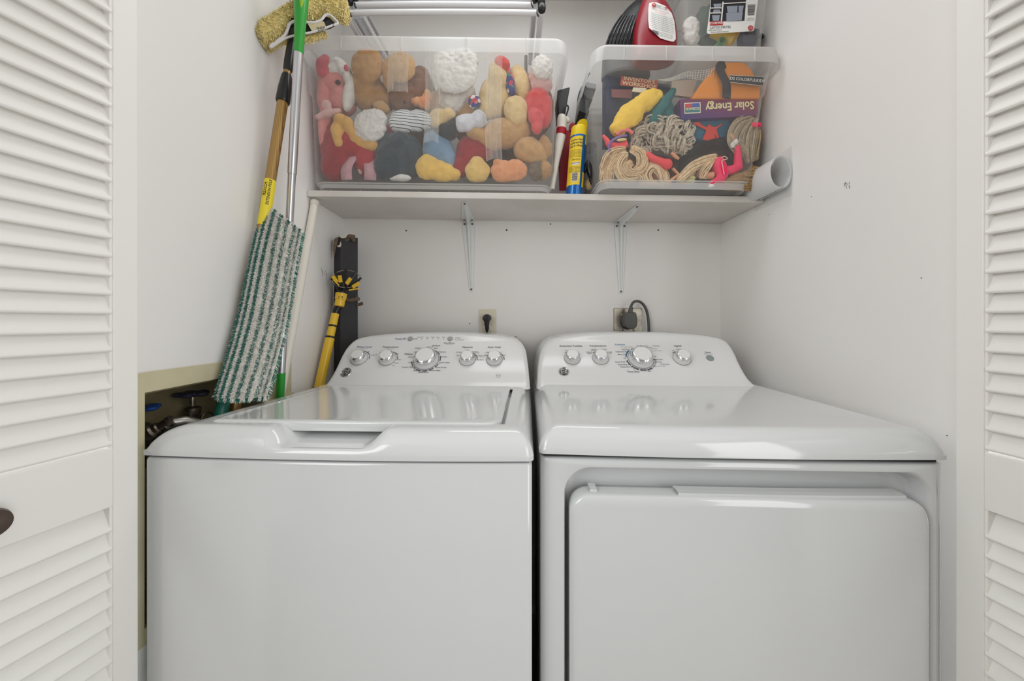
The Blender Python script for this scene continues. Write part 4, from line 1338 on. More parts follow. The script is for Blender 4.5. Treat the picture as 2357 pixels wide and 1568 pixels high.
# clear tape over the front of the wide bin
def tape(px0, px1, y0, y1, seed, parent, amp=.0016):
    rnd = random.Random(seed); ph = [rnd.uniform(0, 6.28) for _ in range(6)]
    NX, NY = 26, 30; rows = []
    for j in range(NY + 1):
        t = j / NY; row = []
        for i in range(NX + 1):
            u = i / NX; px = px0 + (px1 - px0) * u + 3 * math.sin(t * 5 + ph[0]) * t; py = y0 + (y1 - y0) * t
            D = 1.120 + (1.158 - 1.120) * min(1, max(0, (py - 110) / 310)) - .010
            w = amp * (math.sin(u * 19 + ph[1] + t * 2) + .7 * math.sin(u * 37 + ph[2] - t * 3) + .5 * math.sin(u * 9 + t * 9 + ph[3]))
            if j == NY: w += 0
            row.append(P(px, py - (6 * math.sin(u * 3.1) if j == NY else 0), D + w))
        rows.append(row)
    mb = MB(); mb.grid(rows); return mb.build('clear_tape', m_tape, parent, fix=False, angle=180)
tape(893, 941, 104, 214, 1, binL); tape(978, 1012, 100, 330, 2, binL); tape(1119, 1156, 102, 372, 3, binL, .0022)

# ------------------------------------------------------------------ plush toys inside the wide bin
def plush_mat(key, c, c2=None, b=(260, .55, .004), k=1.0):
    c2 = c2 or tuple(max(0, v - 16) for v in c)
    return mat('plush_' + key, c, .95, k=k, vary=(45, c2), bump=b, sheen=.35)
fur = dict(b=(130, 1.0, .008))
F_ = {
 'pink': plush_mat('pink', (232, 150, 146)), 'rose': plush_mat('rose', (212, 96, 110)), 'palepink': plush_mat('pale_pink', (238, 196, 190)),
 'white': plush_mat('white', (240, 236, 230), (226, 222, 216)), 'tan': plush_mat('tan', (196, 150, 96)), 'tan2': plush_mat('light_tan', (212, 168, 112)),
 'brown': plush_mat('brown', (146, 104, 78)), 'dbrown': plush_mat('dark_brown', (88, 66, 54)), 'red': plush_mat('red', (190, 34, 46)), 'red2': plush_mat('dark_red', (166, 28, 42)),
 'gold': plush_mat('gold', (236, 184, 96)), 'orange': plush_mat('orange', (246, 128, 78), (240, 180, 120)), 'slate': plush_mat('slate', (44, 60, 72)),
 'bluegrey': plush_mat('blue_grey', (132, 162, 190)), 'black': plush_mat('black', (36, 38, 44)), 'cream': plush_mat('cream', (238, 208, 150)),
 'coral': plush_mat('coral', (226, 60, 58)), 'coral2': plush_mat('bright_coral', (232, 84, 88)), 'peach': plush_mat('peach', (246, 172, 122)),
 'yellow': plush_mat('yellow', (250, 206, 104)), 'yellow2': plush_mat('pale_yellow', (246, 208, 126)), 'grey': plush_mat('grey_brown', (128, 112, 94)),
 'ribbon': plush_mat('pale_ribbon', (226, 176, 184)),
 'mitt': plush_mat('mitt_white', (226, 226, 232)),
 'stripe': mat('navy_striped_jersey', (228, 230, 230), .9, stripes=((.10, 0, 1), 112.0, (52, 58, 74), .24)),
 'mosaic': mat('mosaic_cloth', (40, 60, 120), .8),
 'eye': mat('black_bead_eye', (18, 20, 26), .15),
}
# mosaic print: voronoi cells
def mosaic():
    m = F_['mosaic']; nt = m.node_tree; b = nt.nodes['Principled BSDF']
    tc = nt.nodes.new('ShaderNodeTexCoord'); v = nt.nodes.new('ShaderNodeTexVoronoi'); v.inputs['Scale'].default_value = 75
    nt.links.new(tc.outputs['Object'], v.inputs['Vector'])
    sep = nt.nodes.new('ShaderNodeSeparateColor'); nt.links.new(v.outputs['Color'], sep.inputs[0])
    r = nt.nodes.new('ShaderNodeValToRGB'); r.color_ramp.interpolation = 'CONSTANT'
    e = r.color_ramp.elements; e[0].color = rgb((34, 44, 120)); e[1].position = .25; e[1].color = rgb((200, 50, 66))
    for p, c in ((.45, (40, 130, 120)), (.6, (226, 120, 110)), (.72, (90, 50, 130)), (.9, (235, 232, 226))):
        q = e.new(p); q.color = rgb(c)
    nt.links.new(sep.outputs[0], r.inputs['Fac']); nt.links.new(r.outputs[0], b.inputs['Base Color'])
mosaic()


def toy(name, label, parts, cat='plush toy', group='plush toys in the wide bin', vox=.0035):
    first = parts[0][2][0]; c = P(first[0], first[1], first[4])
    root = thing(name, label, cat, c, group)
    for pname, key, ells in parts:
        mb = MB()
        for e in ells:
            px, py, rx, ry, D, rD = e[:6]; rot = e[6] if len(e) > 6 else 0
            if group == 'plush toys in the wide bin' and D < 1.30:
                z = (CY - py) * 1.18 / FPX; fr_ = 1.166 - max(0, min(1, (z - .42) / .41)) * .042
                Dm = .858 * FPX / max(60, CY - (py - ry * .9)); D2 = fr_ + .012 + rD * .45 + (D - 1.18) * .45
                D = max(min(D2, Dm), fr_ + .008 + .014); rD = min(rD, D - fr_ - .006)
                if (px - rx - CX) * D / FPX < -.650: px = CX + rx - .650 * FPX / D
                if (px + rx - CX) * D / FPX > .132: px = CX - rx + .132 * FPX / D
            mb.ell(P(px, py, D), (S(rx, D), rD, S(ry, D)), Matrix.Rotation(math.radians(rot), 3, 'Y'), nu=20, nv=14)
        o = mb.build(pname, F_[key] if isinstance(key, str) else key, root, fix=False)
        if vox and key not in ('eye',) and (len(ells) > 1 or max(max(e[2], e[3]) for e in ells) > 16):
            soften(o, vox, 7, .6)
            if pname in ('fluff', 'tuft', 'mane', 'tail', 'fur'): displace(o, .012, .010)
            else: displace(o, .022, .007)
    return root


G = 'plush toys in the wide bin'
toy('plush_toy', 'pale pink plush pressed into the bin\'s left front corner, white cuff on top', [('body', 'pink', [(712, 228, 22, 62, 1.235, .04), (708, 300, 14, 60, 1.235, .04)]), ('cuff', 'white', [(708, 164, 21, 18, 1.24, .04)])])
toy('plush_pig', 'pink plush animal head hanging upside down with white tuft and black eye', [
    ('head', 'pink', [(772, 195, 36, 42, 1.245, .045), (788, 232, 32, 34, 1.24, .045), (752, 200, 16, 30, 1.245, .03)]),
    ('muzzle_stripe', 'white', [(806, 216, 13, 44, 1.215, .026, 14), (800, 180, 10, 16, 1.218, .02)]),
    ('tuft', 'white', [(779, 152, 22, 14, 1.215, .03), (768, 166, 18, 14, 1.215, .028), (793, 165, 15, 14, 1.215, .026)]),
    ('ear', 'rose', [(745, 152, 17, 27, 1.275, .02, 16), (735, 178, 12, 22, 1.275, .02)]),
    ('ear', 'palepink', [(744, 262, 32, 8, 1.190, .016, -16), (725, 268, 16, 7, 1.190, .014, -10), (750, 241, 14, 12, 1.195, .012, 20)]),
    ('nose', 'rose', [(797, 157, 5, 8, 1.190, .008)]),
    ('eye', 'eye', [(778, 189.5, 6.2, 5, 1.195, .006)])])
toy('plush_bear', 'big tan plush bear pressed upright behind the pink toy, worn fur', [
    ('body', 'tan', [(846, 150, 38, 42, 1.27, .05), (846, 205, 36, 52, 1.27, .05), (878, 225, 32, 30, 1.27, .045)]),
    ('paw', 'tan2', [(836, 190, 28, 30, 1.235, .03)])])
toy('plush_bear', 'tan plush bear head standing behind a strip of clear tape', [('head', 'tan2', [(922, 155, 36, 36, 1.275, .045)]), ('ear', 'tan', [(896, 170, 16, 38, 1.285, .03)]), ('nose', 'brown', [(945, 170, 10, 6, 1.235, .01)])])
toy('plush_bear', 'dark brown plush face just above the navy striped sleeve', [('head', 'brown', [(930, 222, 40, 38, 1.262, .045), (905, 205, 14, 16, 1.27, .03), (953, 198, 16, 18, 1.27, .03)]), ('eye', 'eye', [(931, 236, 3.4, 2.2, 1.217, .004)])])
toy('plush_tail', 'orange fluffy tuft peeking out above the striped sleeve', [('fluff', 'orange', [(975, 238, 18, 12, 1.215, .02, 30), (960, 236, 14, 8, 1.215, .02, 20), (984, 222, 10, 14, 1.22, .018)])])
toy('plush_toy', 'red plush trouser leg at the bottom left of the bin', [('leg', 'red2', [(742, 345, 40, 66, 1.225, .045), (728, 385, 24, 34, 1.225, .04), (770, 385, 30, 34, 1.23, .04)])])
toy('plush_toy', 'red plush leg slanting down behind the pink ribbon band', [('leg', 'red', [(812, 332, 52, 34, 1.235, .04, 28), (845, 370, 30, 40, 1.24, .04)])])
toy('plush_monkey', 'gold plush arm curled in a hook around a white fluffy tail', [
    ('arm', 'gold', [(776, 305, 14, 28, 1.185, .018), (783, 276, 16, 14, 1.19, .018, 20), (802, 288, 14, 22, 1.195, .018, -25), (822, 318, 28, 22, 1.205, .022, 30), (850, 334, 26, 14, 1.21, .02, 8), (780, 330, 11, 14, 1.185, .016)]),
    ('tail', 'white', [(852, 290, 38, 38, 1.190, .022), (866, 275, 26, 24, 1.192, .024), (840, 302, 24, 24, 1.192, .022)])])
toy('plush_hand', 'tan plush paw tip poking out above the white fluffy tail', [('paw', 'tan2', [(878, 247, 22, 12, 1.222, .02, 20)])])
sr = toy('striped_toy', 'stuffed sleeve with thin navy and white stripes ending in a yellow hand', [
    ('sleeve', 'stripe', [(930, 279, 34, 27, 1.195, .028), (962, 278, 34, 24, 1.195, .028), (985, 280, 18, 16, 1.195, .02), (912, 282, 16, 22, 1.197, .022)]),
    ('hand', 'cream', [(1012, 268, 25, 18, 1.190, .022, -8), (1032, 264, 18, 14, 1.190, .02), (1004, 282, 16, 14, 1.19, .02)])])
toy('plush_trousers', 'dark slate cloth trousers bunched beneath the striped sleeve', [('trouser_leg', 'slate', [(900, 360, 36, 54, 1.215, .045), (940, 362, 34, 52, 1.22, .045), (922, 330, 30, 24, 1.215, .04), (880, 385, 16, 30, 1.212, .035)]), ('foot', 'white', [(927, 410, 22, 8, 1.175, .014), (915, 412, 20, 5, 1.175, .012)])])
toy('plush_jacket', 'blue grey cloth jacket with black sleeve and white mitt', [
    ('jacket', 'bluegrey', [(1008, 345, 36, 36, 1.225, .035), (1000, 325, 26, 24, 1.22, .035), (1030, 365, 22, 34, 1.23, .03)]),
    ('sleeve', 'black', [(1028, 303, 26, 18, 1.205, .026, 28), (1046, 290, 14, 20, 1.205, .024), (1010, 308, 14, 14, 1.21, .02)]),
    ('mitt', 'mitt', [(1074, 283, 27, 20, 1.188, .02, -12), (1103, 274, 18, 22, 1.188, .02), (1062, 285, 16, 20, 1.190, .02)])])
toy('plush_fur', 'large fluffy white fur toy in the middle of the bin', [('fur', 'white', [(1045, 165, 56, 52, 1.270, .055), (1050, 215, 44, 44, 1.265, .05), (1066, 140, 36, 30, 1.275, .045), (1020, 150, 28, 30, 1.275, .04), (1040, 240, 34, 26, 1.262, .035)])])
toy('plush_bunny', 'cream plush rabbit upside down with colourful mosaic cloth lining its ear', [
    ('body', 'cream', [(1140, 225, 38, 46, 1.245, .045), (1146, 180, 24, 40, 1.25, .035), (1120, 250, 24, 26, 1.24, .03)]),
    ('ear', 'cream', [(1196, 190, 22, 42, 1.255, .022, -16)]), ('ear_lining', 'mosaic', [(1170, 182, 13, 42, 1.222, .010, -14)]),
    ('bow_tie', 'mosaic', [(1092, 234, 15, 17, 1.195, .012)])])
toy('plush_hat', 'small orange red plush tip showing above the rabbit', [('tip', 'coral', [(1156, 146, 20, 16, 1.285, .02, 30)])])
toy('plush_ball', 'round cream plush paw beside the red plush toy', [('paw', 'cream', [(1187, 252, 29, 32, 1.195, .028), (1192, 272, 22, 20, 1.198, .026)])])
toy('plush_crab', 'coral red plush toy with a drooping lower lobe at the right of the bin', [('body', 'coral', [(1248, 246, 33, 44, 1.215, .035), (1262, 262, 20, 34, 1.22, .03)]), ('claw', 'coral2', [(1236, 290, 14, 20, 1.185, .015), (1234, 262, 20, 30, 1.190, .014)])])
toy('plush_lamb', 'white and pink fluffy plush in the upper right of the bin', [('fur', 'white', [(1254, 155, 26, 28, 1.245, .035), (1262, 180, 24, 32, 1.245, .035)]), ('belly', 'palepink', [(1258, 196, 25, 20, 1.235, .03), (1234, 178, 18, 18, 1.245, .03)])])
toy('plush_dog', 'tan plush dog lying across the bin under the cream rabbit', [('body', 'tan2', [(1160, 308, 50, 34, 1.225, .045), (1195, 300, 28, 26, 1.23, .035), (1100, 310, 30, 15, 1.215, .025, 12), (1132, 318, 36, 28, 1.22, .035)])])
toy('plush_cape', 'dark red cloth beneath the tan plush dog', [('cloth', 'red2', [(1078, 350, 28, 40, 1.24, .03), (1108, 345, 30, 28, 1.245, .03, 30), (1062, 380, 20, 30, 1.24, .025)])])
toy('plush_toy', 'long smooth yellow plush foot on the bin floor, widest of the three', [('foot', 'yellow', [(985, 385, 30, 30, 1.19, .022), (1015, 395, 38, 24, 1.19, .022, 12), (1042, 402, 20, 14, 1.192, .02)])])
toy('plush_toy', 'pale yellow egg shaped plush foot on the bin floor between yellow and peach feet', [('foot', 'yellow2', [(1099, 394, 30, 27, 1.19, .022), (1098, 380, 20, 20, 1.192, .02)])])
toy('plush_toy', 'peach rounded plush foot on the bin floor at the right', [('foot', 'peach', [(1160, 395, 32, 26, 1.19, .022), (1185, 392, 30, 25, 1.192, .022), (1145, 374, 12, 8, 1.19, .012, 15)])])
toy('plush_lion', 'curly tan plush lion in the lower right corner of the bin', [
    ('head', 'tan2', [(1215, 345, 34, 30, 1.215, .032), (1235, 355, 28, 28, 1.218, .03)]), ('ear', 'tan', [(1262, 338, 15, 28, 1.22, .02, -14), (1252, 392, 20, 24, 1.222, .025)]),
    ('mane', 'grey', [(1235, 392, 18, 26, 1.200, .016)])])
toy('plush_toy', 'dark brown plush wedged upright between the tan bear head and white fur', [('body', 'brown', [(968, 200, 26, 48, 1.29, .03)])])
toy('plush_toy', 'tan plush back showing between the white mitt and the cream rabbit', [('body', 'tan', [(1085, 262, 40, 30, 1.285, .03), (1020, 238, 40, 30, 1.29, .03)])])
# pink ribbon band
rb = thing('ribbon_band', 'pale pink ribbon band standing on the bin floor before the red leg', 'ribbon', P(822, 415, 1.18), G)
mb = MB()
for x0, y0, x1, y1 in ((784, 415, 812, 362), (838, 415, 846, 360)):
    pass
def strip(pa, pb, wv, n=12, bulge=.0):
    rows = []
    for i in range(n + 1):
        t = i / n; p = pa.lerp(pb, t) + Vector((-bulge * math.sin(math.pi * t), -.006 * math.sin(math.pi * t), 0))
        rows.append([p, p + wv])
    mb.grid(rows)
strip(P(786, 415, 1.182), P(800, 362, 1.182), P(30, 0, 0) - P(30, 0, 0) + Vector((S(26, 1.18), -.004, 0)), bulge=.008)
strip(P(838, 414, 1.182), P(833, 360, 1.182), Vector((S(26, 1.18), .006, 0)), bulge=-.006)
strip(P(800, 363, 1.182), P(856, 360, 1.186), Vector((0, .024, .002)))
rbb = mb.build('band', F_['ribbon'], rb, fix=False); solid(rbb, .0015)
mb = MB(); mb.ell(P(830, 385, 1.196), (.012, .010, .024)); mb.build('bow_knot', F_['palepink'], rb)
# toys behind, seen between the others
for i, (px, py, rx, ry, D, rD, k, lb) in enumerate(((965, 225, 40, 60, 1.325, .03, 'dbrown', 'dark brown plush deep behind the fluffy white toy'), (860, 330, 60, 50, 1.315, .03, 'rose', 'rose plush deep behind the gold arm'), (960, 320, 60, 60, 1.315, .03, 'brown', 'brown plush deep behind the slate trousers'), (1130, 350, 70, 60, 1.315, .03, 'dbrown', 'dark brown plush deep behind the tan dog'), (1215, 250, 60, 80, 1.32, .03, 'brown', 'brown plush deep behind the coral toy'), (750, 320, 50, 70, 1.32, .03, 'red2', 'dark red plush deep behind the red leg'), (1080, 290, 40, 40, 1.315, .03, 'tan', 'tan plush deep behind the white mitt'))):
    toy('plush_toy', lb, [('body', k, [(px, py, rx, ry, D, rD)])])

# ------------------------------------------------------------------ games, dolls and clothes inside the narrower bin
GB = 'toys in the narrower bin'
def PR(px, py, D): return P(px, py, D - .042)
def flatbox(mb, a, b, c, d, depth):
    """front face corners a,b,c,d (clockwise from top left) extruded back"""
    mb.prism([a, b, c, d], (0, depth, 0))
    return mb
m_navy = mat('navy_card', (26, 40, 74), .45); m_redlab = mat('brick_red_label', (196, 74, 56), .6); m_creamtxt = mat('cream_lettering', (240, 222, 176), .6)
ga = thing('game_box', 'navy inventors workshop game box with a brick red title panel', 'game box', PR(1460, 300, 1.27), GB)
mb = MB(); flatbox(mb, PR(1394, 172, 1.24), PR(1545, 196, 1.30), PR(1545, 330, 1.30), PR(1394, 330, 1.24), .045); gbox = mb.build('box', m_navy, ga, smooth=False)
mb = MB(); q_ = [PR(1430, 174.5, 1.235), PR(1515, 186, 1.235), PR(1512, 205.5, 1.235), PR(1428, 196, 1.235)]; mb.prism(q_, (0, .001, 0)); gl = mb.build('title_panel', m_redlab, gbox, smooth=False)
mb = MB(); rt = (q_[1] - q_[0]).normalized(); c = (q_[0] + q_[1] + q_[2] + q_[3]) / 4
put_text(mb, "INVENTOR'S", c + Vector((0, -.0006, .0070)), rt, Vector((0, 0, 1)), .0165, bold=.02, sx=1.15); put_text(mb, 'WORKSHOP', c + Vector((0, -.0006, -.0085)), rt, Vector((0, 0, 1)), .0178, bold=.02, sx=1.15)
mb.build('title_lettering', m_creamtxt, gl, smooth=False, fix=False)
mb = MB(); mb.prism([PR(1408, 205, 1.2355), PR(1455, 206, 1.2355), PR(1455, 226, 1.2355), PR(1408, 224, 1.2355)], (0, .001, 0)); mb.build('title_reflection', mat('dim_red_reflection', (120, 60, 60), .6), gbox, smooth=False)  # dim red reflection of the title panel, put in as a flat coloured piece
mb = MB(); mb.prism([PR(1458, 201, 1.2), PR(1488, 203, 1.2), PR(1486, 214, 1.2), PR(1455, 210, 1.2)], (0, .004, 0)); tag(mb.build('paper_scrap', m_cream, smooth=False), 'small white paper scrap under the navy box title panel', 'paper', GB)


def cloth(name, label, px, py, key, ells, cat='cloth', disp=(.03, .014)):
    root = thing(name, label, cat, PR(px, py, ells[0][4]), GB)
    mb = MB()
    for e in ells:
        mb.ell(PR(e[0], e[1], e[4]), (S(e[2], e[4]), e[5], S(e[3], e[4])), Matrix.Rotation(math.radians(e[6] if len(e) > 6 else 0), 3, 'Y'))
    o = mb.build('cloth', key, root, fix=False); soften(o, .003, 5, .5); displace(o, *disp)
    return root
m_yc = mat('yellow_cloth', (250, 206, 70), .75); m_tc = mat('teal_cloth', (8, 104, 106), .7)
cloth('cloth_bundle', 'gathered bright yellow cloth bundle', 1460, 260, m_yc, [(1450, 265, 44, 26, 1.185, .028, -45), (1485, 235, 36, 22, 1.19, .026, -30), (1425, 292, 22, 18, 1.185, .024, -45), (1508, 222, 18, 12, 1.195, .02)], cat='cloth')
cloth('cloth_strip', 'teal cloth strip slanting beside the yellow bundle', 1520, 250, m_tc, [(1532, 235, 28, 12, 1.19, .018, -62), (1512, 262, 34, 13, 1.192, .018, -58), (1545, 215, 12, 8, 1.19, .014, -40), (1540, 262, 12, 26, 1.2, .014)])
# net
nt_ = MB(); m_net = mat('white_net', (225, 222, 214), .8)
for k in range(22):
    t = k / 21; a_ = PR(1515 + 130 * t, 183 - 29 * t + 3 * math.sin(t * 9), 1.165); b2 = PR(1518 + 122 * t, 184 - 3 * t + 3 * math.sin(t * 9), 1.170); nt_.tube([a_, b2], .0006, 5)
for k in range(6):
    t2 = k / 5; nt_.tube([PR(1515 + (130 - 8 * t2) * t, (183 - 29 * t + 3 * math.sin(t * 9)) * (1 - t2) + (184 - 3 * t + 3 * math.sin(t * 9)) * t2, 1.165 + .005 * t2) for t in (i / 20 for i in range(21))], .0006, 5)
tag(nt_.build('toy_net', m_net, fix=False), 'white mesh net stretched towards the orange bag', 'net', GB)
mb = MB(); mb.prism([PR(1546, 186, 1.23), PR(1605, 183, 1.23), PR(1592, 224, 1.23), PR(1546, 218, 1.23)], (0, .01, 0)); tag(mb.build('pale_card', mat('beige_card', (202, 190, 172), .7), smooth=False), 'beige card behind the solar box and under the net', 'card', GB)
# orange bag with straps
ob = thing('toy_bag', 'orange fabric bag with black strap and a lettered black band', 'bag', PR(1675, 225, 1.22), GB)
mb = MB(); of = [(1594, 226), (1612, 196), (1640, 158), (1668, 142), (1712, 142), (1730, 158), (1738, 174), (1752, 186), (1751, 226)]
loops = []
for k, y in ((.98, 1.200), (1, 1.205), (1, 1.26), (.96, 1.27)):
    loops.append([PR(1672 + (a - 1672) * k, 195 + (b - 195) * k, 1.168) * 1 + Vector((0, y - 1.2, 0)) for a, b in of])
mb.loft(loops); obm = mb.build('bag_body', mat('orange_fabric', (232, 142, 48), .8, bump=(80, .3, .003)), ob, angle=50)
bevel(obm, .004, 3)
mb = MB(); mb.tube(spline([PR(1667, 146, 1.172), PR(1657, 157, 1.162), PR(1664, 175, 1.160), PR(1672, 195, 1.160), PR(1672, 226, 1.162)]), [.0165] * 25, 10, flat=.2, up=(0, -1, 0)); mb.build('black_strap', mat('black_webbing', (34, 36, 44), .8), ob)
mb = MB(); q_ = [PR(1681, 173, 1.152), PR(1758, 177, 1.152), PR(1756, 198, 1.152), PR(1680, 189, 1.152)]; mb.prism(q_, (0, .0015, 0)); bd = mb.build('lettered_band', MATS['black_webbing'], ob, smooth=False)
mb = MB(); rt = (q_[1] - q_[0] + q_[2] - q_[3]).normalized(); c = sum(q_, Vector()) / 4; put_text(mb, 'DS COLORFULKIDS', c + Vector((.001, -.001, 0)), rt, Vector((0, 0, 1)), .0128, bold=.012, off=.0003, sx=.98); mb.build('band_lettering', mat('white_lettering', (235, 232, 225), .7), bd, smooth=False, fix=False)
mb = MB(); mb.tube([q_[0], q_[1]], .0007, 5); mb.tube([q_[3], q_[2]], .0007, 5); mb.build('band_piping', m_net, bd)
# solar energy box, upside down
m_purp = mat('purple_red_card', (120, 44, 92), .4)
def solar_mat():
    m = m_purp; nt = m.node_tree; b = nt.nodes['Principled BSDF']; tc = nt.nodes.new('ShaderNodeTexCoord'); sp = nt.nodes.new('ShaderNodeSeparateXYZ')
    nt.links.new(tc.outputs['Object'], sp.inputs[0]); r = nt.nodes.new('ShaderNodeValToRGB'); mr = nt.nodes.new('ShaderNodeMapRange')
    ad = nt.nodes.new('ShaderNodeMath'); ad.operation = 'MULTIPLY_ADD'; ad.inputs[1].default_value = .22; nt.links.new(sp.outputs[0], ad.inputs[0]); nt.links.new(sp.outputs[2], ad.inputs[2])
    mr.inputs['From Min'].default_value = -.055; mr.inputs['From Max'].default_value = .06; nt.links.new(ad.outputs[0], mr.inputs[0]); nt.links.new(mr.outputs[0], r.inputs[0])
    r.color_ramp.elements[0].color = rgb((52, 30, 112)); r.color_ramp.elements[1].color = rgb((150, 34, 56)); nt.links.new(r.outputs[0], b.inputs['Base Color'])
solar_mat()
A1, A2, A3, A4 = PR(1564.5, 229, 1.175), PR(1743, 218, 1.175), PR(1742, 266, 1.175), PR(1568, 275, 1.175)
sb = thing('game_box', 'flat purple solar energy game box lying upside down on the doll clothes', 'game box', (A1 + A2 + A3 + A4) / 4, GB)
mb = MB(); flatbox(mb, A1, A2, A3, A4, .05); sbb = mb.build('box', m_purp, sb, smooth=False)
rt = -(A2 - A1).normalized(); up_ = -Vector((0, 0, 1)); cen = (A1 + A2 + A3 + A4) / 4
mb = MB(); put_text(mb, 'Solar Energy', PR(1680, 244.5, 1.1742), rt, up_, .0355, bold=.022, off=.0004, sx=.86); mb.build('title_lettering', mat('pale_yellow_lettering', (244, 232, 170), .5), sbb, smooth=False, fix=False)
mb = MB(); put_text(mb, 'Kit', PR(1733, 227, 1.1742), rt, up_, .0060, off=.0004); put_text(mb, 'Ages 8 and up', PR(1722, 223, 1.1742), rt, up_, .0048, off=.0004); put_text(mb, 'Explore the power of the sun', PR(1662, 230, 1.1742), rt, up_, .0056, off=.0004); mb.build('small_lettering', m_redlab, sbb, smooth=False, fix=False)
mb = MB(); q_ = [PR(a, b, 1.1735) for a, b in ((1575, 237), (1612.5, 235), (1613, 260), (1575.5, 262))]; mb.prism(q_, (0, .0008, 0)); st_ = mb.build('stamp_logo', mat('stamp_white', (240, 230, 205), .6), sbb, smooth=False)
mb = MB(); mb.mi = 0; mb.prism([PR(a, b, 1.1730) for a, b in ((1577, 239), (1593, 238), (1593, 248), (1577, 249))], (0, .0004, 0)); mb.mi = 1; mb.prism([PR(a, b, 1.1730) for a, b in ((1593, 238), (1610.5, 237), (1611, 248), (1593, 248))], (0, .0004, 0)); mb.mi = 2; mb.prism([PR(a, b, 1.1730) for a, b in ((1577, 249), (1611, 248), (1611, 258), (1577, 259.5))], (0, .0004, 0)); mb.build('stamp_picture', [mat('stamp_red', (206, 66, 66), .6), mat('stamp_blue', (44, 92, 170), .6), mat('stamp_teal', (50, 130, 130), .6)], st_, smooth=False)
mb = MB(); put_text(mb, 'SCIENCE', PR(1594, 250, 1.1724), rt, up_, .0110, off=.0003, bold=.02); mb.build('stamp_lettering', mat('stamp_cream', (246, 236, 200), .6), st_, smooth=False, fix=False)
# teal shirt with red jumper print
m_teals = mat('blue_teal_shirt', (12, 98, 126), .8, bump=(30, .4, .004))
tsr = thing('teal_shirt', 'teal blue shirt with a plain red jumper print under the solar box', 'shirt', PR(1630, 320, 1.2), GB)
mb = MB(); mb.loft([[PR(1628 + (a - 1628) * k, 305 + (b - 305) * k, 1.2) + Vector((0, y - 1.2, 0)) for a, b in ((1574, 278), (1600, 270), (1680, 270), (1682, 300), (1674, 338), (1655, 342), (1622, 332), (1595, 318), (1582, 302))] for k, y in ((.9, 1.192), (1, 1.20), (1, 1.24))]); tm = mb.build('shirt_cloth', m_teals, tsr, angle=60)
mb = MB(); m_rj = mat('jumper_red', (216, 62, 48), .8); jp = [(1590, 283), (1610, 280), (1616, 287), (1627, 292), (1633, 284), (1640, 291), (1650, 291), (1663, 282), (1662, 288), (1650, 297), (1651, 300), (1656, 318), (1650, 322), (1645, 308), (1648, 322), (1640, 326), (1616, 322), (1625, 300), (1612, 294)]
def tri_poly(mb, pts, D, th):
    import bmesh
    n = len(pts); mb.prism([PR(a, b, D) for a, b in pts], (0, th, 0))
tri_poly(mb, jp, 1.189, .0012); jm = mb.build('jumper_print', m_rj, tm, smooth=False)
mb = MB(); o_ = [PR(a, b, 1.1885) for a, b in jp]; mb.tube(o_ + [o_[0]], .0008, 5); mb.build('print_outline', m_blackp, jm)
mb = MB(); mb.prism([PR(a, b, 1.188) for a, b in ((1649, 320), (1655, 320), (1653, 333), (1649, 332))], (0, .001, 0)); mb.build('jumper_cuff', m_rj, jm, smooth=False)


def strands(mb, path, n, spread, r, curl=0.0, freq=3.0, jit=.3, wv=1.5):
    n = int(n * 1.9); spread *= 1.3; r *= .8
    """bundle of hair strands following a path; spread may taper"""
    K = 30 if curl > .004 else 18
    pts = spline(path, 6); m_ = len(pts) - 1
    lock = 7 if curl > .004 else 4
    for k in range(n):
        if k % lock == 0:
            A0, RR_, PH, CU, FQ = random.uniform(0, 6.283), math.sqrt(random.random()), random.uniform(0, 6.283), curl * random.uniform(.6, 1.3) + .0008, freq * random.uniform(.8, 1.2)
        a0, rr0 = A0 + random.gauss(0, .10), RR_ + random.gauss(0, .06)
        ph = PH + random.gauss(0, .18); cu = CU; fq = FQ; t1 = random.uniform(.88, 1.0); t0 = random.uniform(0, .06)
        out = []
        for i in range(K + 1):
            t = t0 + (t1 - t0) * i / K; f = t * m_; j = min(int(f), m_ - 1); p = pts[j].lerp(pts[j + 1], f - j)
            d = (pts[j + 1] - pts[j]).normalized(); u = d.cross(Vector((0, 1, 0)))
            if u.length < 1e-4: u = Vector((1, 0, 0))
            u.normalize(); w = d.cross(u)
            sp = spread * (.5 + .5 * math.sin(math.pi * min(1, t * .8 + .15)))
            a = a0 + wv * t
            p = p + (u * math.cos(a) + w * math.sin(a) * .6) * sp * rr0 + (u * math.cos(fq * 6.283 * t + ph) + w * .6 * math.sin(fq * 6.283 * t + ph)) * cu
            out.append(p)
        mb.tube(out, [r * (1 - .4 * i / K) for i in range(K + 1)], 4, caps=False)


def doll_head(px, py, D, r):
    mb = MB(); mb.ell(PR(px, py, D), (r, r * .9, r * 1.1)); return mb
m_hblond = mat('hair_cream_blond', (250, 226, 188), .45, vary=(120, (230, 196, 150))); m_hplat = mat('hair_platinum', (240, 228, 208), .45, vary=(120, (204, 188, 166)))
m_hash = mat('hair_ash', (186, 170, 146), .45, vary=(120, (214, 196, 160))); m_hbrown = mat('hair_dark_brown', (44, 36, 32), .4, vary=(120, (62, 50, 44)))
m_htan = mat('hair_tan', (206, 172, 122), .45, vary=(120, (180, 146, 98))); m_skin = mat('doll_skin', (224, 160, 120), .4)


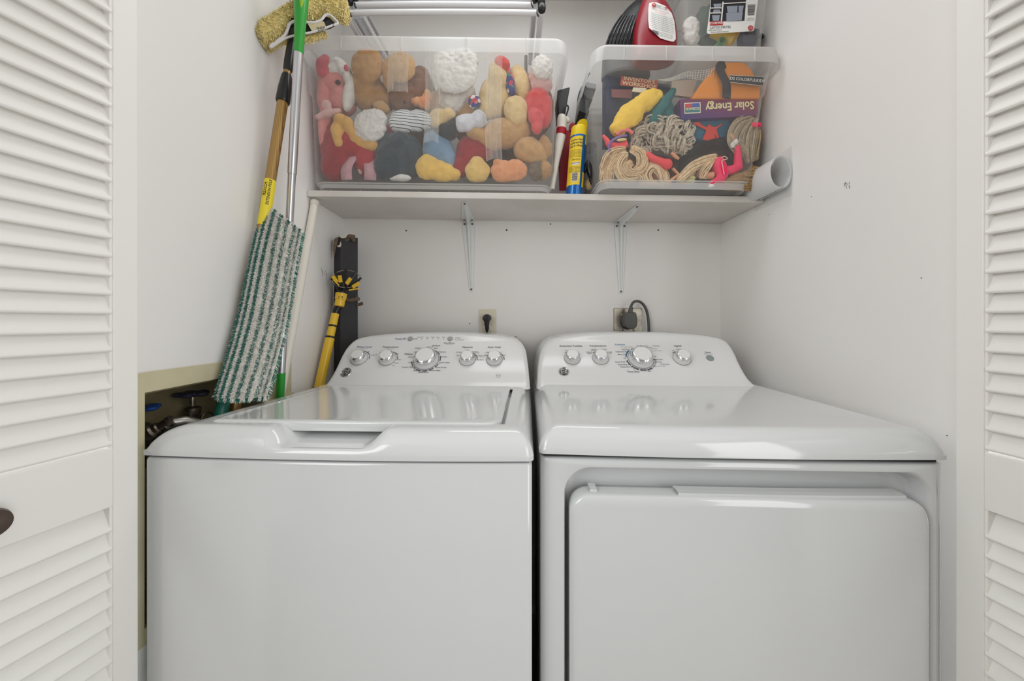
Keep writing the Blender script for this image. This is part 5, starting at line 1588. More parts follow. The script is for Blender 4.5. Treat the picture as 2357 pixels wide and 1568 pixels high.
def doll(label, hx, hy, D, r, hairs, hm, extra=None, n=90):
    root = thing('fashion_doll', label, 'doll', PR(hx, hy, D), GB)
    mb = doll_head(hx, hy, D, r); mb.build('head', m_skin, root)
    mb = MB()
    for (path, nn_, sp, rr, cu, fq) in hairs:
        strands(mb, [PR(a, b, d) for a, b, d in path], nn_, sp, rr, cu, fq)
    mb.build('hair', hm, root, fix=False)
    return root
doll('doll with pale curly platinum hair, highest in the bin', 1525, 318, 1.245, .030, [
    ([(1560, 272, 1.19), (1545, 300, 1.18), (1558, 330, 1.18), (1575, 355, 1.185)], 60, .020, .0011, .008, 3), ([(1520, 272, 1.19), (1500, 290, 1.19), (1510, 320, 1.185), (1545, 345, 1.18)], 60, .022, .0010, .008, 4),
    ([(1500, 290, 1.2), (1475, 310, 1.195), (1470, 335, 1.195), (1500, 352, 1.19)], 60, .022, .0009, .006, 4), ([(1570, 275, 1.195), (1585, 300, 1.19), (1580, 330, 1.19), (1560, 350, 1.19)], 50, .014, .0011, .008, 3),
    ([(1540, 275, 1.2), (1530, 310, 1.2), (1535, 340, 1.2)], 60, .026, .0010, .006, 4)], m_hplat)
doll('doll with big cream blond ringlets in the lower left corner', 1440, 385, 1.225, .028, [
    ([(1440, 345, 1.175), (1412, 360, 1.172), (1400, 390, 1.172), (1402, 424, 1.175)], 70, .018, .0012, .003, 1.2), ([(1450, 343, 1.172), (1475, 355, 1.168), (1478, 385, 1.168), (1455, 400, 1.168), (1440, 385, 1.166), (1455, 372, 1.166)], 70, .013, .0012, .002, 1),
    ([(1440, 352, 1.172), (1425, 380, 1.168), (1440, 408, 1.168), (1470, 405, 1.168), (1482, 420, 1.172)], 70, .014, .0012, .002, 1), ([(1460, 350, 1.178), (1490, 365, 1.175), (1495, 395, 1.172)], 50, .010, .0011, .002, 1), ([(1395, 360, 1.18), (1390, 395, 1.178), (1388, 425, 1.178)], 50, .010, .0011, .002, 1.5)], m_hblond)
doll('doll hair bun of cream blond yarn beside the coral shoe', 1508, 402, 1.225, .018, [
    ([(1500, 425, 1.178), (1488, 402, 1.172), (1502, 384, 1.170), (1520, 398, 1.170), (1528, 425, 1.174)], 70, .010, .0012, .001, 1), ([(1515, 390, 1.174), (1532, 405, 1.172), (1540, 428, 1.175)], 50, .009, .0012, .001, 1), ([(1470, 426, 1.174), (1500, 420, 1.172), (1530, 428, 1.174)], 40, .006, .0011, .001, 1)], m_hblond)
doll('doll with dark brown hair behind the hot pink outfit', 1640, 355, 1.25, .030, [
    ([(1680, 330, 1.205), (1640, 345, 1.198), (1600, 365, 1.196), (1565, 392, 1.196)], 130, .026, .0014, .002, 1), ([(1660, 340, 1.20), (1620, 370, 1.195), (1590, 390, 1.194), (1560, 402, 1.196)], 110, .020, .0013, .002, 1), ([(1600, 330, 1.215), (1630, 345, 1.21), (1680, 355, 1.21), (1685, 380, 1.21)], 90, .022, .0014, .002, 1)], m_hbrown)
da = doll('doll with straight ash blond hair and pink bow at the bin\'s right side', 1715, 315, 1.235, .034, [
    ([(1728, 272, 1.19), (1700, 290, 1.175), (1690, 325, 1.172), (1712, 360, 1.175)], 110, .018, .0009, .001, 1), ([(1735, 275, 1.19), (1722, 305, 1.172), (1722, 340, 1.172), (1728, 375, 1.178)], 130, .018, .0009, .001, 1), ([(1740, 290, 1.19), (1742, 325, 1.176), (1738, 370, 1.18)], 70, .010, .0009, .001, 1)], m_hash)
m_hot = mat('hot_pink_cloth', (250, 40, 96), .55, bump=(60, .3, .003))
mb = MB(); mb.ell(PR(1735, 287, 1.162), (.008, .005, .008)); mb.ell(PR(1746, 287, 1.162), (.010, .005, .007)); mb.ell(PR(1741, 288, 1.160), (.0035, .004, .005)); mb.build('hair_bow', m_hot, da)
mb = MB(); mb.ell(PR(1686, 316, 1.168), (.006, .006, .014), Matrix.Rotation(math.radians(-30), 3, 'Y')); mb.build('ear', m_skin, da)
dh = doll('doll in a hot pink outfit lying face down with fanned cream hair', 1610, 398, 1.19, .014, [
    ([(1650, 362, 1.166), (1620, 372, 1.162), (1590, 388, 1.160), (1560, 420, 1.160)], 110, .012, .0010, .001, 1), ([(1640, 368, 1.164), (1622, 395, 1.160), (1618, 412, 1.16)], 60, .010, .0010, .001, 1), ([(1600, 385, 1.166), (1580, 405, 1.162), (1570, 424, 1.162)], 60, .012, .0010, .001, 1)], m_hblond)
mb = MB()
mb.tube([PR(1652, 366, 1.172), PR(1655, 385, 1.168), PR(1662, 405, 1.166), PR(1660, 422, 1.166)], [.016, .022, .018, .006], 14)
mb.tube([PR(1658, 395, 1.172), PR(1682, 392, 1.172), PR(1699, 385, 1.170), PR(1698, 362, 1.168), PR(1697, 336, 1.166)], [.010, .015, .015, .011, .008], 14)
mb.tube([PR(1668, 402, 1.168), PR(1650, 415, 1.162), PR(1632, 424, 1.162)], [.014, .010, .007], 12)
o = mb.build('pink_outfit', m_hot, dh, fix=False); soften(o, .003, 3)
mb = MB(); mb.ell(PR(1692, 328, 1.165), (.010, .008, .009)); mb.ell(PR(1686, 334, 1.165), (.007, .006, .009)); o = mb.build('lace_cuff', F_['white'], dh); displace(o, .006, .006)
mb = MB(); mb.ell(PR(1636, 428, 1.162), (.011, .007, .006)); o = mb.build('lace_cuff', F_['white'], dh)
mb = MB(); mb.tube([PR(1612, 405, 1.172), PR(1640, 404, 1.172)], [.010, .012], 12); mb.build('shoulder', m_skin, dh)
mb = MB(); mb.tube(spline([PR(1660, 364, 1.150), PR(1668, 360, 1.150), PR(1674, 366, 1.150), PR(1662, 370, 1.146), PR(1664, 385, 1.145), PR(1667, 402, 1.146)]), .0015, 6); mb.build('loose_ribbon', F_['palepink'], dh)
doll('doll with long tan hair spread along the bin floor at the right', 1695, 415, 1.225, .024, [
    ([(1738, 385, 1.185), (1728, 405, 1.175), (1700, 412, 1.172), (1665, 425, 1.172)], 110, .014, .0011, .002, 1), ([(1740, 400, 1.185), (1720, 425, 1.175), (1680, 428, 1.172), (1650, 428, 1.172)], 90, .012, .0011, .002, 1), ([(1725, 392, 1.18), (1742, 410, 1.178), (1735, 430, 1.178), (1690, 430, 1.175)], 70, .010, .0011, .002, 1)], m_htan)
m_cor = mat('coral_plastic', (240, 70, 76), .35); m_prp = mat('purple_plastic', (120, 86, 160), .35); m_pinkp = mat('salmon_plastic', (244, 120, 116), .35)
mb = MB(); mb.tube(spline([PR(1388, 312, 1.185), PR(1396, 322, 1.182), PR(1404, 334, 1.18), (PR(1425, 338, 1.18)), PR(1442, 332, 1.18)]), [.004 + .0006 * min(i, 14) for i in range(25)], 12)
tag(mb.build('coral_toy_shoe', m_cor), 'coral pink toy shoe below the yellow bundle, pointed tip at the left', 'toy shoe', GB)
mb = MB(); mb.tube(spline([PR(1404, 352, 1.168), PR(1402, 335, 1.168), PR(1412, 322, 1.168), PR(1430, 314, 1.17), PR(1442, 312, 1.172)]), .0042, 8); tag(mb.build('toy_hoop', m_prp), 'purple plastic hoop over the coral toy shoe', 'hoop', GB)
mb = MB(); mb.tube(spline([PR(1418, 310, 1.174), PR(1430, 301, 1.174), PR(1446, 300, 1.176), PR(1456, 308, 1.178)]), .0058, 8); tag(mb.build('toy_hoop', m_pinkp), 'salmon pink curved band under the yellow bundle', 'hoop', GB)
mb = MB(); mb.ell(PR(1431, 322, 1.166), (.0165, .006, .004), Matrix.Rotation(math.radians(-6), 3, 'Y')); tag(mb.build('toy_bead', mat('pale_yellow_plastic', (230, 226, 150), .4)), 'small pale yellow oval bead inside the purple hoop', 'bead', GB)
mb = MB(); mb.tube([PR(1488, 352, 1.165), PR(1502, 365, 1.163), PR(1522, 373, 1.163), PR(1536, 380, 1.165)], [.008, .011, .012, .015], 14); mb.ell(PR(1535, 378, 1.165), (.018, .012, .018)); o = mb.build('coral_toy_boot', m_cor, fix=False); soften(o, .003, 3); tag(o, 'coral red toy boot between the curls, next to the dark hair', 'toy shoe', GB)
mb = MB(); mb.tube([PR(1548, 388, 1.17), PR(1562, 402, 1.168), PR(1545, 415, 1.166), PR(1540, 422, 1.168)], [.005, .0055, .0055, .004], 10); mb.tube([PR(1545, 352, 1.166), PR(1556, 362, 1.164), PR(1562, 366, 1.166)], [.005, .006, .004], 10); tag(mb.build('fashion_doll', m_skin, fix=False), 'bare doll arms reaching from the curls near the coral boot', 'doll', GB)
mb = MB(); mb.ell(PR(1588, 418, 1.168), (.017, .008, .008)); mb.ell(PR(1592, 410, 1.17), (.012, .008, .008)); tag(mb.build('cloth_flower', mat('pale_green_cloth', (206, 204, 140), .7)), 'pale green cloth scrap under the fanned cream hair', 'cloth', GB)
for (px, py, rx, ry, k, lb) in ((1430, 300, 26, 90, 'dbrown', 'dark doll clothes deep at the left of the narrower bin'), (1620, 380, 80, 40, 'grey', 'grey brown doll clothes deep behind the pink outfit'), (1500, 390, 70, 34, 'brown', 'brown doll clothes deep behind the blond curls'), (1700, 340, 40, 60, 'dbrown', 'dark doll clothes deep behind the ash blond hair')):
    toy('doll_clothes', lb, [('cloth', k, [(px, py, rx, ry, 1.315, .03)])], cat='doll clothes', group=GB)

# ------------------------------------------------------------------ things between and on the bins
m_canb = mat('can_blue', (12, 104, 180), .25, .3, coat=.3); m_cany = mat('can_yellow', (242, 206, 40), .3, coat=.3); m_capy = mat('cap_yellow', (240, 208, 30), .35)
zsf = lambda x: SHT - SL * (x - .075)
cb = P(1321, 438, 1.195); cx_, cy_ = cb.x, cb.y; zb_ = zsf(cx_) + .001
sp = thing('spray_can', 'yellow and blue multi-surface dusting spray can between the two bins', 'spray can', (cx_, cy_, zb_))
R_ = .0275; zt_ = P(1321, 318, 1.195).z; tilt = .075
def canp(th, z, R): return Vector((cx_ + tilt * (z - zb_) + R * math.sin(th), cy_ - R * math.cos(th), z))
def ring_(R, z, n=40): return [canp(2 * math.pi * i / n, z, R) for i in range(n)]
mb = MB(); mb.loft([ring_(R_ * .94, zb_), ring_(R_, zb_ + .004), ring_(R_, zt_), ring_(R_ * .96, zt_ + .004)]); cn = mb.build('can_body', m_canb, sp)
mb = MB(); h_ = P(0, 283, 1.195).z; mb.loft([ring_(R_ * .99, zt_ + .001), ring_(R_ * .99, zt_ + .012), ring_(R_ * .96, zt_ + .030), ring_(R_ * .9, zt_ + .034), ring_(R_ * .55, zt_ + .034), ring_(R_ * .5, zt_ + .02)])
q_ = [canp(1.2 * math.sin(t) * .9 + .55, zt_ + .026 + .026 * math.cos(t), R_ * .97) for t in (i * math.pi / 10 - math.pi / 2 for i in range(11))]
mb.prism(q_, (0, .014, 0)); mb.build('spray_cap', m_capy, sp, angle=30)
def can_patch(name, m, a0, a1, z0, z1, parent, off=.0004):
    mb = MB(); mb.grid([[canp(a0 + (a1 - a0) * i / 12, z, R_ + off) for i in range(13)] for z in (z0, z1)]); return mb.build(name, m, parent, fix=False)
lz0, lz1 = P(0, 432, 1.195).z, P(0, 322, 1.195).z
lb1 = can_patch('label', m_cany, -1.75, .42, lz0, lz1, cn)
can_patch('label_flash', m_cany, .75, 1.3, lz0 - .005, lz0 + .045, cn); can_patch('label_flash', m_capy, .85, 1.5, zt_ - .03, zt_, cn)
mb = MB()
def can_text(mb, s, th, z, size, bold=.01):
    vs, fs = text_geo(s, bold); mb.add([canp(th + v[0] * size / R_, z + v[1] * size, R_ + .0009) for v in vs], fs)
hh = lz1 - lz0
can_text(mb, 'double clean', -.30, lz1 - .012, .0085); can_text(mb, 'multi-surface', -.28, lz1 - .022, .0095, .02); can_text(mb, 'dust & allergen', -.28, lz1 - .032, .0085, .02)
for k in range(6): can_text(mb, 'cleans and dusts wood glass steel', -.32, lz1 - .046 - k * .0045, .0034)
can_text(mb, 'DIRECTIONS', -.25, lz1 - .078, .0048, .02); can_text(mb, 'SHAKE WELL', -.25, lz1 - .090, .0050, .02)
for k in range(5): can_text(mb, 'spray lightly on surface wipe dry', -.32, lz1 - .101 - k * .0042, .0034)
mb.build('label_lettering', m_print, lb1, smooth=False, fix=False)
wl_ = can_patch('label_strip', m_net, -.70, .22, lz1 - .096, lz1 - .087, lb1, .0007)
bw = can_patch('barcode_panel', m_net, -.62, .16, lz0 + .010, lz0 + .040, lb1, .0007)
mb = MB()
for k in range(11):
    z = lz0 + .0125 + k * .0025; mb.grid([[canp(-.55 + .64 * i / 6, zz, R_ + .001) for i in range(7)] for zz in (z, z + (.0016 if k % 3 else .0009))])
mb.build('barcode', m_blackp, bw, smooth=False, fix=False)

wd = thing('duster_wand', 'white curved duster handle with a red band between the bins', 'duster', P(1272, 437, 1.215))
mb = MB(); wp = [P(1271, 436, 1.215), P(1277, 400, 1.215), P(1284, 350, 1.215), P(1291, 312, 1.215)]
mb.tube(spline(wp), [.0085, .008, .0078, .0078, .008, .0082, .0086, .009, .0095, .010, .0112, .0125, .0138, .015, .0158, .0162, .0164, .0166, .0168], 18); mb.build('handle', mat('white_glossy_plastic', (230, 226, 218), .3), wd)
mb = MB(); mb.tube([P(1291, 311, 1.215), P(1292.5, 297, 1.215)], [.0172, .0172], 20); mb.build('red_band', mat('deep_red_plastic', (170, 18, 38), .35), wd)
mb = MB(); mb.tube(spline([P(1292.5, 297, 1.215), P(1293, 284, 1.215), P(1294, 272, 1.215), P(1297, 264, 1.215)]), [.0165] * 6 + [.0172] * 6 + [.0165, .016, .015, .013, .010, .006, .003], 18); mb.ell(P(1304, 276, 1.218), (.014, .010, .010), Matrix.Rotation(math.radians(30), 3, 'Y')); mb.build('wand_head', MATS['white_glossy_plastic'], wd, fix=False)
mb = MB(); mb.prism([P(1311, 287, 1.26), P(1318, 281, 1.26), P(1325, 287, 1.26), P(1324, 300, 1.26), P(1312, 300, 1.26)], (0, .02, 0)); mb.prism([P(1286, 362, 1.26), P(1291, 358, 1.26), P(1293, 380, 1.26), P(1288, 392, 1.26)], (0, .02, 0))
mb.prism([P(1284, 300, 1.265), P(1325, 300, 1.265), P(1318, 437, 1.265), P(1288, 437, 1.265)], (0, .01, 0)); tag(mb.build('red_brush', MATS['deep_red_plastic'], smooth=False), 'dark red brush mostly hidden behind the spray can', 'brush')
mb = MB(); mb.loft([[P(a, b, 1.27) + Vector((0, y, 0)) for a, b in ((1347, 438), (1349, 370), (1352, 330), (1365, 326), (1373, 330), (1376, 438))] for y in (0, .07)]); tag(mb.build('grey_bag', mat('crumpled_grey_plastic', (120, 122, 122), .3, bump=(40, .9, .01)), smooth=False), 'crumpled grey plastic bag squeezed beside the narrower bin', 'bag')
mb = MB(); mb.ell(P(1357, 392, 1.20), (.012, .012, .034), Matrix.Rotation(math.radians(-14), 3, 'Y')); mb.ell(P(1348, 385, 1.198), (.005, .010, .024), Matrix.Rotation(math.radians(10), 3, 'Y'))
mb.tube([P(1360, 412, 1.20), P(1366, 430, 1.20)], [.008, .004], 10); tag(mb.build('black_scoop', m_blackp, fix=False), 'shiny black curved scoop between spray can and narrower bin', 'scoop')
mb = MB(); mb.ell(P(1354, 424, 1.22), (.014, .012, .020)); tag(mb.build('tan_sponge', F_['cream']), 'small tan cloth beside the spray can on the shelf', 'cloth')

# white roll at the right end
wr2 = thing('plastic_roll', 'white roll of sheet plastic lying at the right end of the shelf beside the wall', 'roll', P(1790, 400, 1.16))
mb = MB(); ax = Vector((.50, -1, -.02)).normalized(); cc = P(1800, 400, 1.085); R2 = .050
u_ = Vector((1, .5, 0)).normalized(); w_ = ax.cross(u_).normalized()
rows = []
for k in range(2):
    base_ = cc - ax * (.20 * (1 - k)) if k == 0 else cc
    rows.append([base_ + (u_ * .72 * math.cos(t) + w_ * math.sin(t)) * R2 * (1 - .0016 * i) for i, t in enumerate(2 * math.pi * q / 40 for q in range(-6, 62))])
# keep the roll on the room side of the wall
m_roll = clear_mat('milky_roll', .72, c=(250, 250, 250), edge=.25)
def rollc(y): return Vector((min(.705 + (y - 1.09) * -.15, .75), y, zsf(.7) + .058))
rows = []
for y in (1.045, 1.05, 1.2, 1.30):
    c_ = Vector((.792, y, P(0, 395, 1.045).z)); rows.append([c_ + Vector((math.cos(t) * .0325 * (1 - .002 * i), 0, math.sin(t) * R2 * 1.0 * (1 - .002 * i))) for i, t in enumerate(2 * math.pi * q / 40 for q in range(-8, 58))])
mb.grid(rows); solid(mb.build('rolled_sheet', m_roll, wr2, fix=False), .0012)
mb = MB(); mb.grid([[Vector((XR - .006 - .002 * math.sin(i), y, z)) for i, z in enumerate((CAMZ + .376, CAMZ + .42, CAMZ + .47, CAMZ + .52))] for y in (1.045, 1.08, 1.2)]); solid(mb.build('loose_flap', clear_mat('clear_flap', .08, c=(250, 250, 250), edge=.15), wr2, fix=False), .001)

# ---- on top of the narrower bin
LT_ = lambda x: CAMZ + .845 - SL * (x - .075) + .001
bt = thing('cleaner_bottle', 'dark red cleaning solution bottle with white label on the narrower bin lid', 'bottle', P(1508, 98, 1.13))
D_ = 1.13; bzb = LT_(P(1508, 0, D_).x)
prof = [(0, 1463, 1556), (.003, 1460, 1558), (.06, 1459.5, 1560), (.09, 1461, 1559), (.12, 1464.5, 1555), (.15, 1470, 1548), (.18, 1477, 1537), (.21, 1486, 1526), (.24, 1493, 1518), (.27, 1496, 1514), (.28, 1496, 1514)]
mb = MB(); loops = []
for z, a, b in prof:
    c_ = P((a + b) / 2, 0, D_).x; hw = S((b - a) / 2, D_); loops.append([Vector((c_ + hw * math.copysign(abs(math.cos(t)) ** .8, math.cos(t)), D_ + .012 + min(.042, hw * .62) * math.copysign(abs(math.sin(t)) ** .8, math.sin(t)), bzb + z)) for t in (2 * math.pi * i / 36 for i in range(36))])
mb.loft(loops); bb = mb.build('bottle_body', mat('dark_red_bottle', (140, 16, 34), .32), bt)
mb = MB(); mb.lathe((P(1505, 0, D_).x, D_ + .012, bzb + .28), (0, 0, 1), [(.018, 0), (.018, .028), (.016, .03)], 28); mb.build('bottle_cap', m_blackp, bt)
def bfront(px, py):
    return P(px, py, D_ - .0345 + .012 * ((px - 1515) / 48) ** 2 + .0)
mb = MB(); lo = [(1492.5, 20), (1494, 8), (1500, 5), (1512, 5.5), (1532, 14), (1546, 30), (1552, 48), (1555, 75), (1555.5, 90), (1551, 95.5), (1543, 95), (1520, 88), (1503, 72), (1494, 64), (1492, 45)]
cen_ = bfront(1524, 50); vs = [cen_] + [bfront(a, b) for a, b in lo]; mb.add(vs, [(0, i + 1, (i + 1) % len(lo) + 1) for i in range(len(lo))])
mb2 = MB()
lbm = mb.build('label', mat('label_white', (240, 238, 234), .5), bb, fix=False, smooth=False); solid(lbm, .0006, 1)
mb = MB(); rt = (bfront(1540, 30) - bfront(1500, 18)).normalized(); up_ = Vector((.02, 0, 1))
def bt_line(mb, s, px, py, size, bold=.01, al=0): put_text(mb, s, bfront(px, py) + Vector((0, -.002, 0)), rt, up_, size, bold=bold, off=.0004, align=al)
bt_line(mb, 'Deep', 1514.5, 14.5, .0078, .01); bt_line(mb, '2 in 1 deep cleaner', 1521, 20.5, .0046, 0)
yy = 33
for k in range(9): bt_line(mb, 'concentrated carpet cleaning solution use only as', 1523 + k * .3, 38 + k * 4.2, .0036 * (1 + .05 * (k % 2)))
for k in range(3): bt_line(mb, 'keep away from children store upright', 1530, 79 + 3.4 * k, .0032)
mb.build('label_lettering', m_print, lbm, smooth=False, fix=False)
mb = MB(); bt_line(mb, 'Clean', 1526, 17.5, .0075, 0); mb.build('grey_lettering', m_grey, lbm, smooth=False, fix=False)
mb = MB(); bt_line(mb, 'MAX', 1536.5, 21, .0085, .01); bt_line(mb, 'removes dirt neutralizes odours', 1520, 27, .0040, 0); bt_line(mb, 'for use in all machines', 1520, 31.5, .0038, 0)
c_ = bfront(1504.5, 13) + Vector((0, -.0025, 0)); mb.lathe(c_, (0, -1, 0), [(.0062, 0), (.0001, .0004)], 20); mb.build('red_lettering', mat('label_red', (190, 30, 44), .5), lbm, smooth=False, fix=False)
mb = MB(); put_text(mb, 'H', c_ + Vector((0, -.0006, 0)), rt, up_, .009, off=.0002); mb.build('round_logo_letter', m_net, lbm, smooth=False, fix=False)
mb = MB()
for k in range(9):
    p_ = bfront(1501.5 + k * 1.6, 73 + k * .55) + Vector((0, -.0018, 0)); mb.box(p_ - Vector((.0006, .0002, .0055)), p_ + Vector((.0006, 0, .0055)))
mb.build('barcode', m_blackp, lbm, smooth=False, fix=False)

hf = thing('ribbed_fan_heater', 'black domed appliance with curved ribs behind the red bottle on the bin lid', 'heater', P(1450, 105, 1.2))
mb = MB(); D_ = 1.20; outl = [(0, 1388, 1500), (.085, 1391, 1500), (.097, 1393, 1502), (.130, 1400, 1504), (.165, 1412, 1505), (.195, 1425, 1505), (.225, 1441, 1504), (.250, 1458, 1502), (.275, 1475, 1500), (.295, 1488, 1496)]
bzb = LT_(P(1450, 0, D_).x); loops = []
for z, a, b in outl:
    c_ = P((a + b) / 2, 0, D_).x; hw = S((b - a) / 2, D_); loops.append([Vector((c_ + hw * math.cos(t), D_ + .02 + min(.055, hw) * math.sin(t), bzb + z)) for t in (2 * math.pi * i / 32 for i in range(32))])
mb.loft(loops); mb.build('housing', mat('matt_black_housing', (30, 31, 34), .5), hf)
for k in range(9):
    mb = MB(); mb.tube(spline([P(1397 + 8.2 * k, 108, 1.185 - .004 * k), P(1402 + 8.2 * k, 84, 1.168 - .004 * k), P(1413 + 7.4 * k, 60, 1.168 - .004 * k), P(1430 + 6.2 * k, 36, 1.172 - .0035 * k)]), .0030, 6); mb.build('rib', m_blackp, hf)

# small upper bin with label
UB = (.545, .788, 1.115, 1.34)
ub, ubody, ulid = storage_bin('storage_bin', 'small clear bin with a product label, standing on top of the narrower bin', (.546, .784, 1.112, 1.34), (.532, .808, 1.098, 1.36), CAMZ + .847, CAMZ + 1.10, (.524, .818, 1.088, 1.365), (CAMZ + 1.095, CAMZ + 1.125), m_bin, r=.022)
LD = 1.094; m_lw = mat('label_card_white', (238, 236, 232), .45); m_lk = mat('label_card_black', (40, 40, 44), .45); m_lg = mat('label_photo_grey', (150, 156, 168), .5)
def lq(pts, D=LD): return [P(a, b, D) for a, b in pts]
mb = MB(); mb.prism(lq([(1640, -28), (1748, -24), (1735.5, 69), (1733, 71.5), (1631, 78), (1627, 75)]), (0, .0008, 0)); ul = mb.build('product_label', m_lw, ub, smooth=False)
mb = MB(); mb.prism(lq([(1639, -26), (1719, -23), (1713.5, 47.5), (1633, 49.5)], LD - .0006), (0, .0003, 0)); pk = mb.build('label_photograph', m_lk, ul, smooth=False)
mb = MB()
for pts in ([(1634, 17.5), (1663, 17), (1663, 19), (1634, 19.5)], [(1633, 29), (1662, 28.5), (1662, 30.5), (1633, 31)], [(1663, 4), (1666, 4), (1662, 48), (1659, 48)], [(1666, 7), (1718, 4), (1718, 6), (1666, 9)]):
    mb.prism(lq(pts, LD - .0012), (0, .0003, 0))
mb.build('label_shelf_lines', m_lw, pk, smooth=False)
mb = MB()
for pts in ([(1642, 9), (1661, 8), (1659, 16.5), (1644, 17)], [(1643, 22), (1657, 22), (1659, 28), (1641, 28.5)], [(1639, 35), (1657, 34.5), (1655, 47.5), (1641, 48)], [(1673, 14), (1698, 13), (1697, 29), (1675, 30)], [(1700, 13), (1712, 13), (1709, 28), (1700, 28)], [(1672, 30), (1710, 28), (1707, 47), (1672, 48.5)]):
    mb.prism(lq(pts, LD - .0014), (0, .0003, 0))
mb.build('label_pictured_bins', m_lg, pk, smooth=False)
mb = MB()
for k in range(10):
    mb.prism(lq([(1721, 11 + 2.5 * k), (1739 - .3 * k, 10.6 + 2.5 * k), (1739 - .3 * k, 11.8 + 2.5 * k), (1721, 12.3 + 2.5 * k)], LD - .0006), (0, .0003, 0))
mb.build('barcode', m_lk, ul, smooth=False)
mb = MB(); mb.prism(lq([(1635, 49.5), (1664.5, 48), (1664, 57), (1634.5, 58.5)], LD - .0016), (0, .0003, 0)); c_ = P(1728, 64.5, LD - .001); mb.lathe(c_, (0, -1, 0), [(S(6.2, LD), 0), (.0001, .0003)], 24); rl = mb.build('red_marks', mat('label_red', (190, 30, 44), .5), ul, smooth=False)
rt = (P(1733, 71, LD) - P(1631, 76, LD)).normalized(); up_ = Vector((0, 0, 1))
mb = MB(); put_text(mb, 'CURVER', P(1649.5, 53.2, LD - .0018), rt, up_, .0105, bold=.02, off=.0003); put_text(mb, '13.7L', P(1728, 62.5, LD - .0018), rt, up_, .0048, off=.0003); put_text(mb, '14.5QT', P(1728, 66.5, LD - .0018), rt, up_, .0042, off=.0003); mb.build('white_lettering', m_lw, rl, smooth=False, fix=False)
mb = MB(); put_text(mb, 'LATCH MATES', P(1658, 63.2, LD - .0008), rt, up_, .0100, bold=0, off=.0003); put_text(mb, 'WIDE WHITE 3 PACK', P(1646, 69.5, LD - .0008), rt, up_, .0042, off=.0003); put_text(mb, 'Boite de rangement polyvalente', P(1657, 73.3, LD - .0008), rt, up_, .0042, off=.0003)
put_text(mb, 'made in usa', P(1728, 42, LD - .0008), rt, up_, .0042, off=.0003); put_text(mb, 'fabrique aux usa', P(1727, 46, LD - .0008), rt, up_, .0036, off=.0003)
mb.build('label_lettering', m_print, ul, smooth=False, fix=False)
GU = 'toys in the small upper bin'
toy('plush_toy', 'white fluffy plush at the left of the small upper bin', [('fur', 'white', [(1590, 66, 20, 26, 1.15, .018), (1590, 88, 19, 16, 1.15, .018)])], group=GU)
zf = LT_(.65) + .024
mb = MB(); a_ = P(1655, 74, 1.15); b2 = P(1697, 92, 1.135); mb.lathe(a_, b2 - a_, [(.020, -.02), (.022, .02), (.027, .055), (.029, .056), (.026, .054), (.018, 0)], 28); tag(mb.build('yellow_cup', m_yel), 'yellow plastic cup lying in the small upper bin', 'toy cup', GU)
mb = MB(); a_ = P(1663, 93, 1.128); mb.lathe(a_ + Vector((0, .05, 0)), (0, -1, 0), [(.0095, 0), (.0105, .05), (.0112, .051), (.0085, .05), (.008, .01)], 24); tag(mb.build('green_tube', m_green), 'green round tube end facing out of the small upper bin', 'toy tube', GU)
mb = MB(); mb.box(tuple(P(1708, 98, 1.15)), tuple(P(1735, 82, 1.18))); tag(bevel(mb.build('dark_blue_block', mat('dark_blue_plastic', (40, 46, 86), .4), smooth=False), .003), 'dark blue toy block under the product label', 'toy block', GU)
mb = MB(); mb.box(tuple(P(1712, 82, 1.15)), tuple(P(1732, 77, 1.17))); tag(bevel(mb.build('red_block', MATS['deep_red_plastic'], smooth=False), .002), 'small dark red toy bar lying on the dark blue block', 'toy block', GU)
mb = MB(); mb.lathe(P(1757, 84, 1.14) + Vector((0, .06, 0)), (-.1, -1, 0), [(.012, 0), (.012, .058), (.009, .059), (.008, .02)], 24); tag(mb.build('grey_tube', mat('grey_plastic', (96, 98, 100), .5)), 'dark grey tube end at the right of the small upper bin', 'toy tube', GU)
mb = MB(); mb.ell(P(1632, 60, 1.25), (.05, .05, .07), nz=.3); tag(mb.build('green_cloth', mat('dull_green_cloth', (92, 112, 100), .8)), 'dull green cloth heap behind the yellow cup', 'cloth', GU)

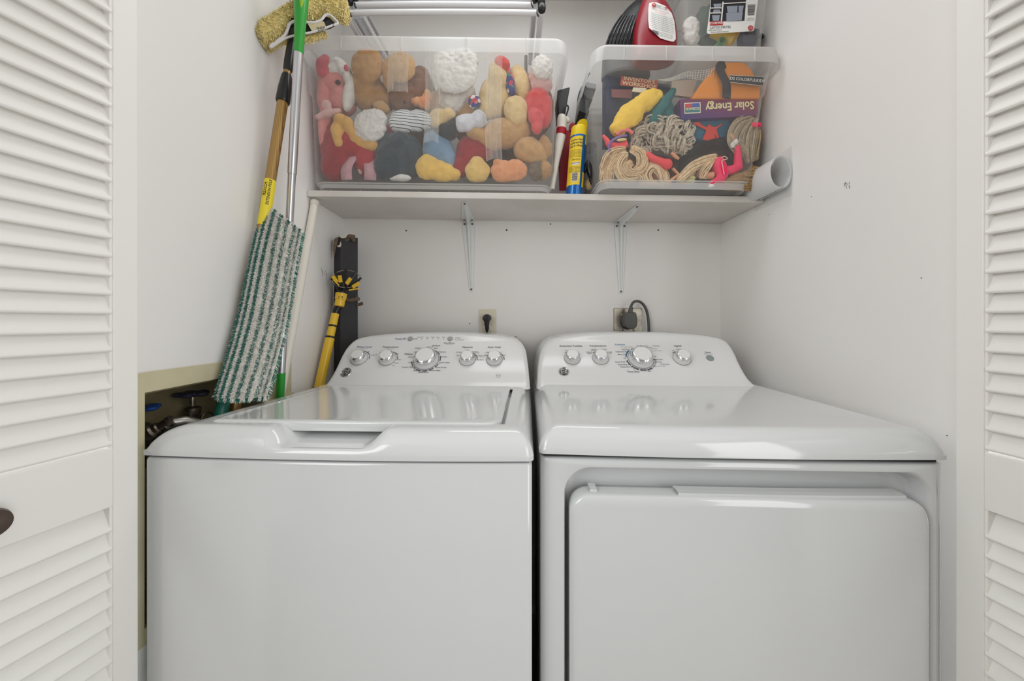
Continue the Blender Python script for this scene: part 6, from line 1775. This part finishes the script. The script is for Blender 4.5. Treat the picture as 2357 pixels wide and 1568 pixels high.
# ------------------------------------------------------------------ folded drying rack on the wide bin
m_rack = mat('white_rack_tube', (236, 236, 238), .3); m_rackg = mat('grey_rack_tube', (196, 198, 202), .35)
dk = thing('drying_rack', 'folded white drying rack with black joints lying on the wide bin lid', 'drying rack', P(1020, 80, 1.2))
dz = Vector((0, 1, .086))
def leg(px, py, D, ln, r, m, name='rack_leg'):
    mb = MB(); a = P(px, py, D); mb.tube([a, a + dz * ln], r, 14); return mb.build(name, m, dk)
leg(797, 34, 1.12, .265, .0095, m_rack); leg(817, 38, 1.135, .25, .008, m_rackg); leg(833, 36, 1.15, .24, .008, m_rack); leg(846, 34, 1.165, .225, .006, m_rackg)
leg(1246, 28, 1.12, .265, .0095, m_rack); leg(1229, 30, 1.135, .25, .008, m_rackg)
leg(806, 5, 1.13, .26, .0095, m_rack); leg(1229, 2, 1.13, .26, .009, m_rack)
for (px0, px1, py, D, r) in ((806, 1237, 30, 1.118, .0082), (816, 1226, 11.5, 1.128, .0078)):
    mb = MB(); pts = [P(px0 + (px1 - px0) * i / 20, py - 2.2 * math.sin(math.pi * i / 20), D) for i in range(21)]; mb.tube(pts, r, 14); mb.build('rack_bar', m_rack, dk)
mb = MB(); mb.tube([P(860, 1, 1.14), P(1220, 1, 1.14)], .003, 8); mb.build('rack_bar', m_rackg, dk)
for (px, y0, y1, D, r) in ((792.5, 9, 28, 1.118, .0125), (791, -12, 7, 1.118, .0125), (805, -12, 3, 1.125, .0125), (818, -14, -1, 1.13, .009), (1247, 14, 22, 1.118, .0125), (1246, -10, 6, 1.118, .0125), (1231, -14, -1, 1.125, .011)):
    mb = MB(); a, b = P(px, y0, D), P(px, y1, D); ctr = (a + b) / 2; mb.tube([a + Vector((0, 0, r * .5)), a, b, b - Vector((0, 0, r * .6)), b - Vector((0, 0, r * .95))], [r * .7, r, r, r * .8, r * .3], 16); mb.build('joint_cap', m_blackp, dk)
for (px, y0, y1) in ((807, 26, 38), (818, 7, 19), (1238, 24, 38), (1225, 4, 17)):
    mb = MB(); mb.tube(spline([P(px - 2, y0, 1.112), P(px - 1, (y0 + y1) / 2, 1.110), P(px + 2, y1, 1.112)]), .0028, 8); mb.build('bar_clip', m_blackp, dk)
# rear feet that rest on the lid
for px in (-.45, .05):
    mb = MB(); mb.tube([Vector((px, 1.33, LT_(px) + .033)), Vector((px, 1.33, CAMZ + 1.0))], .006, 10); mb.build('rack_foot', m_blackp, dk)
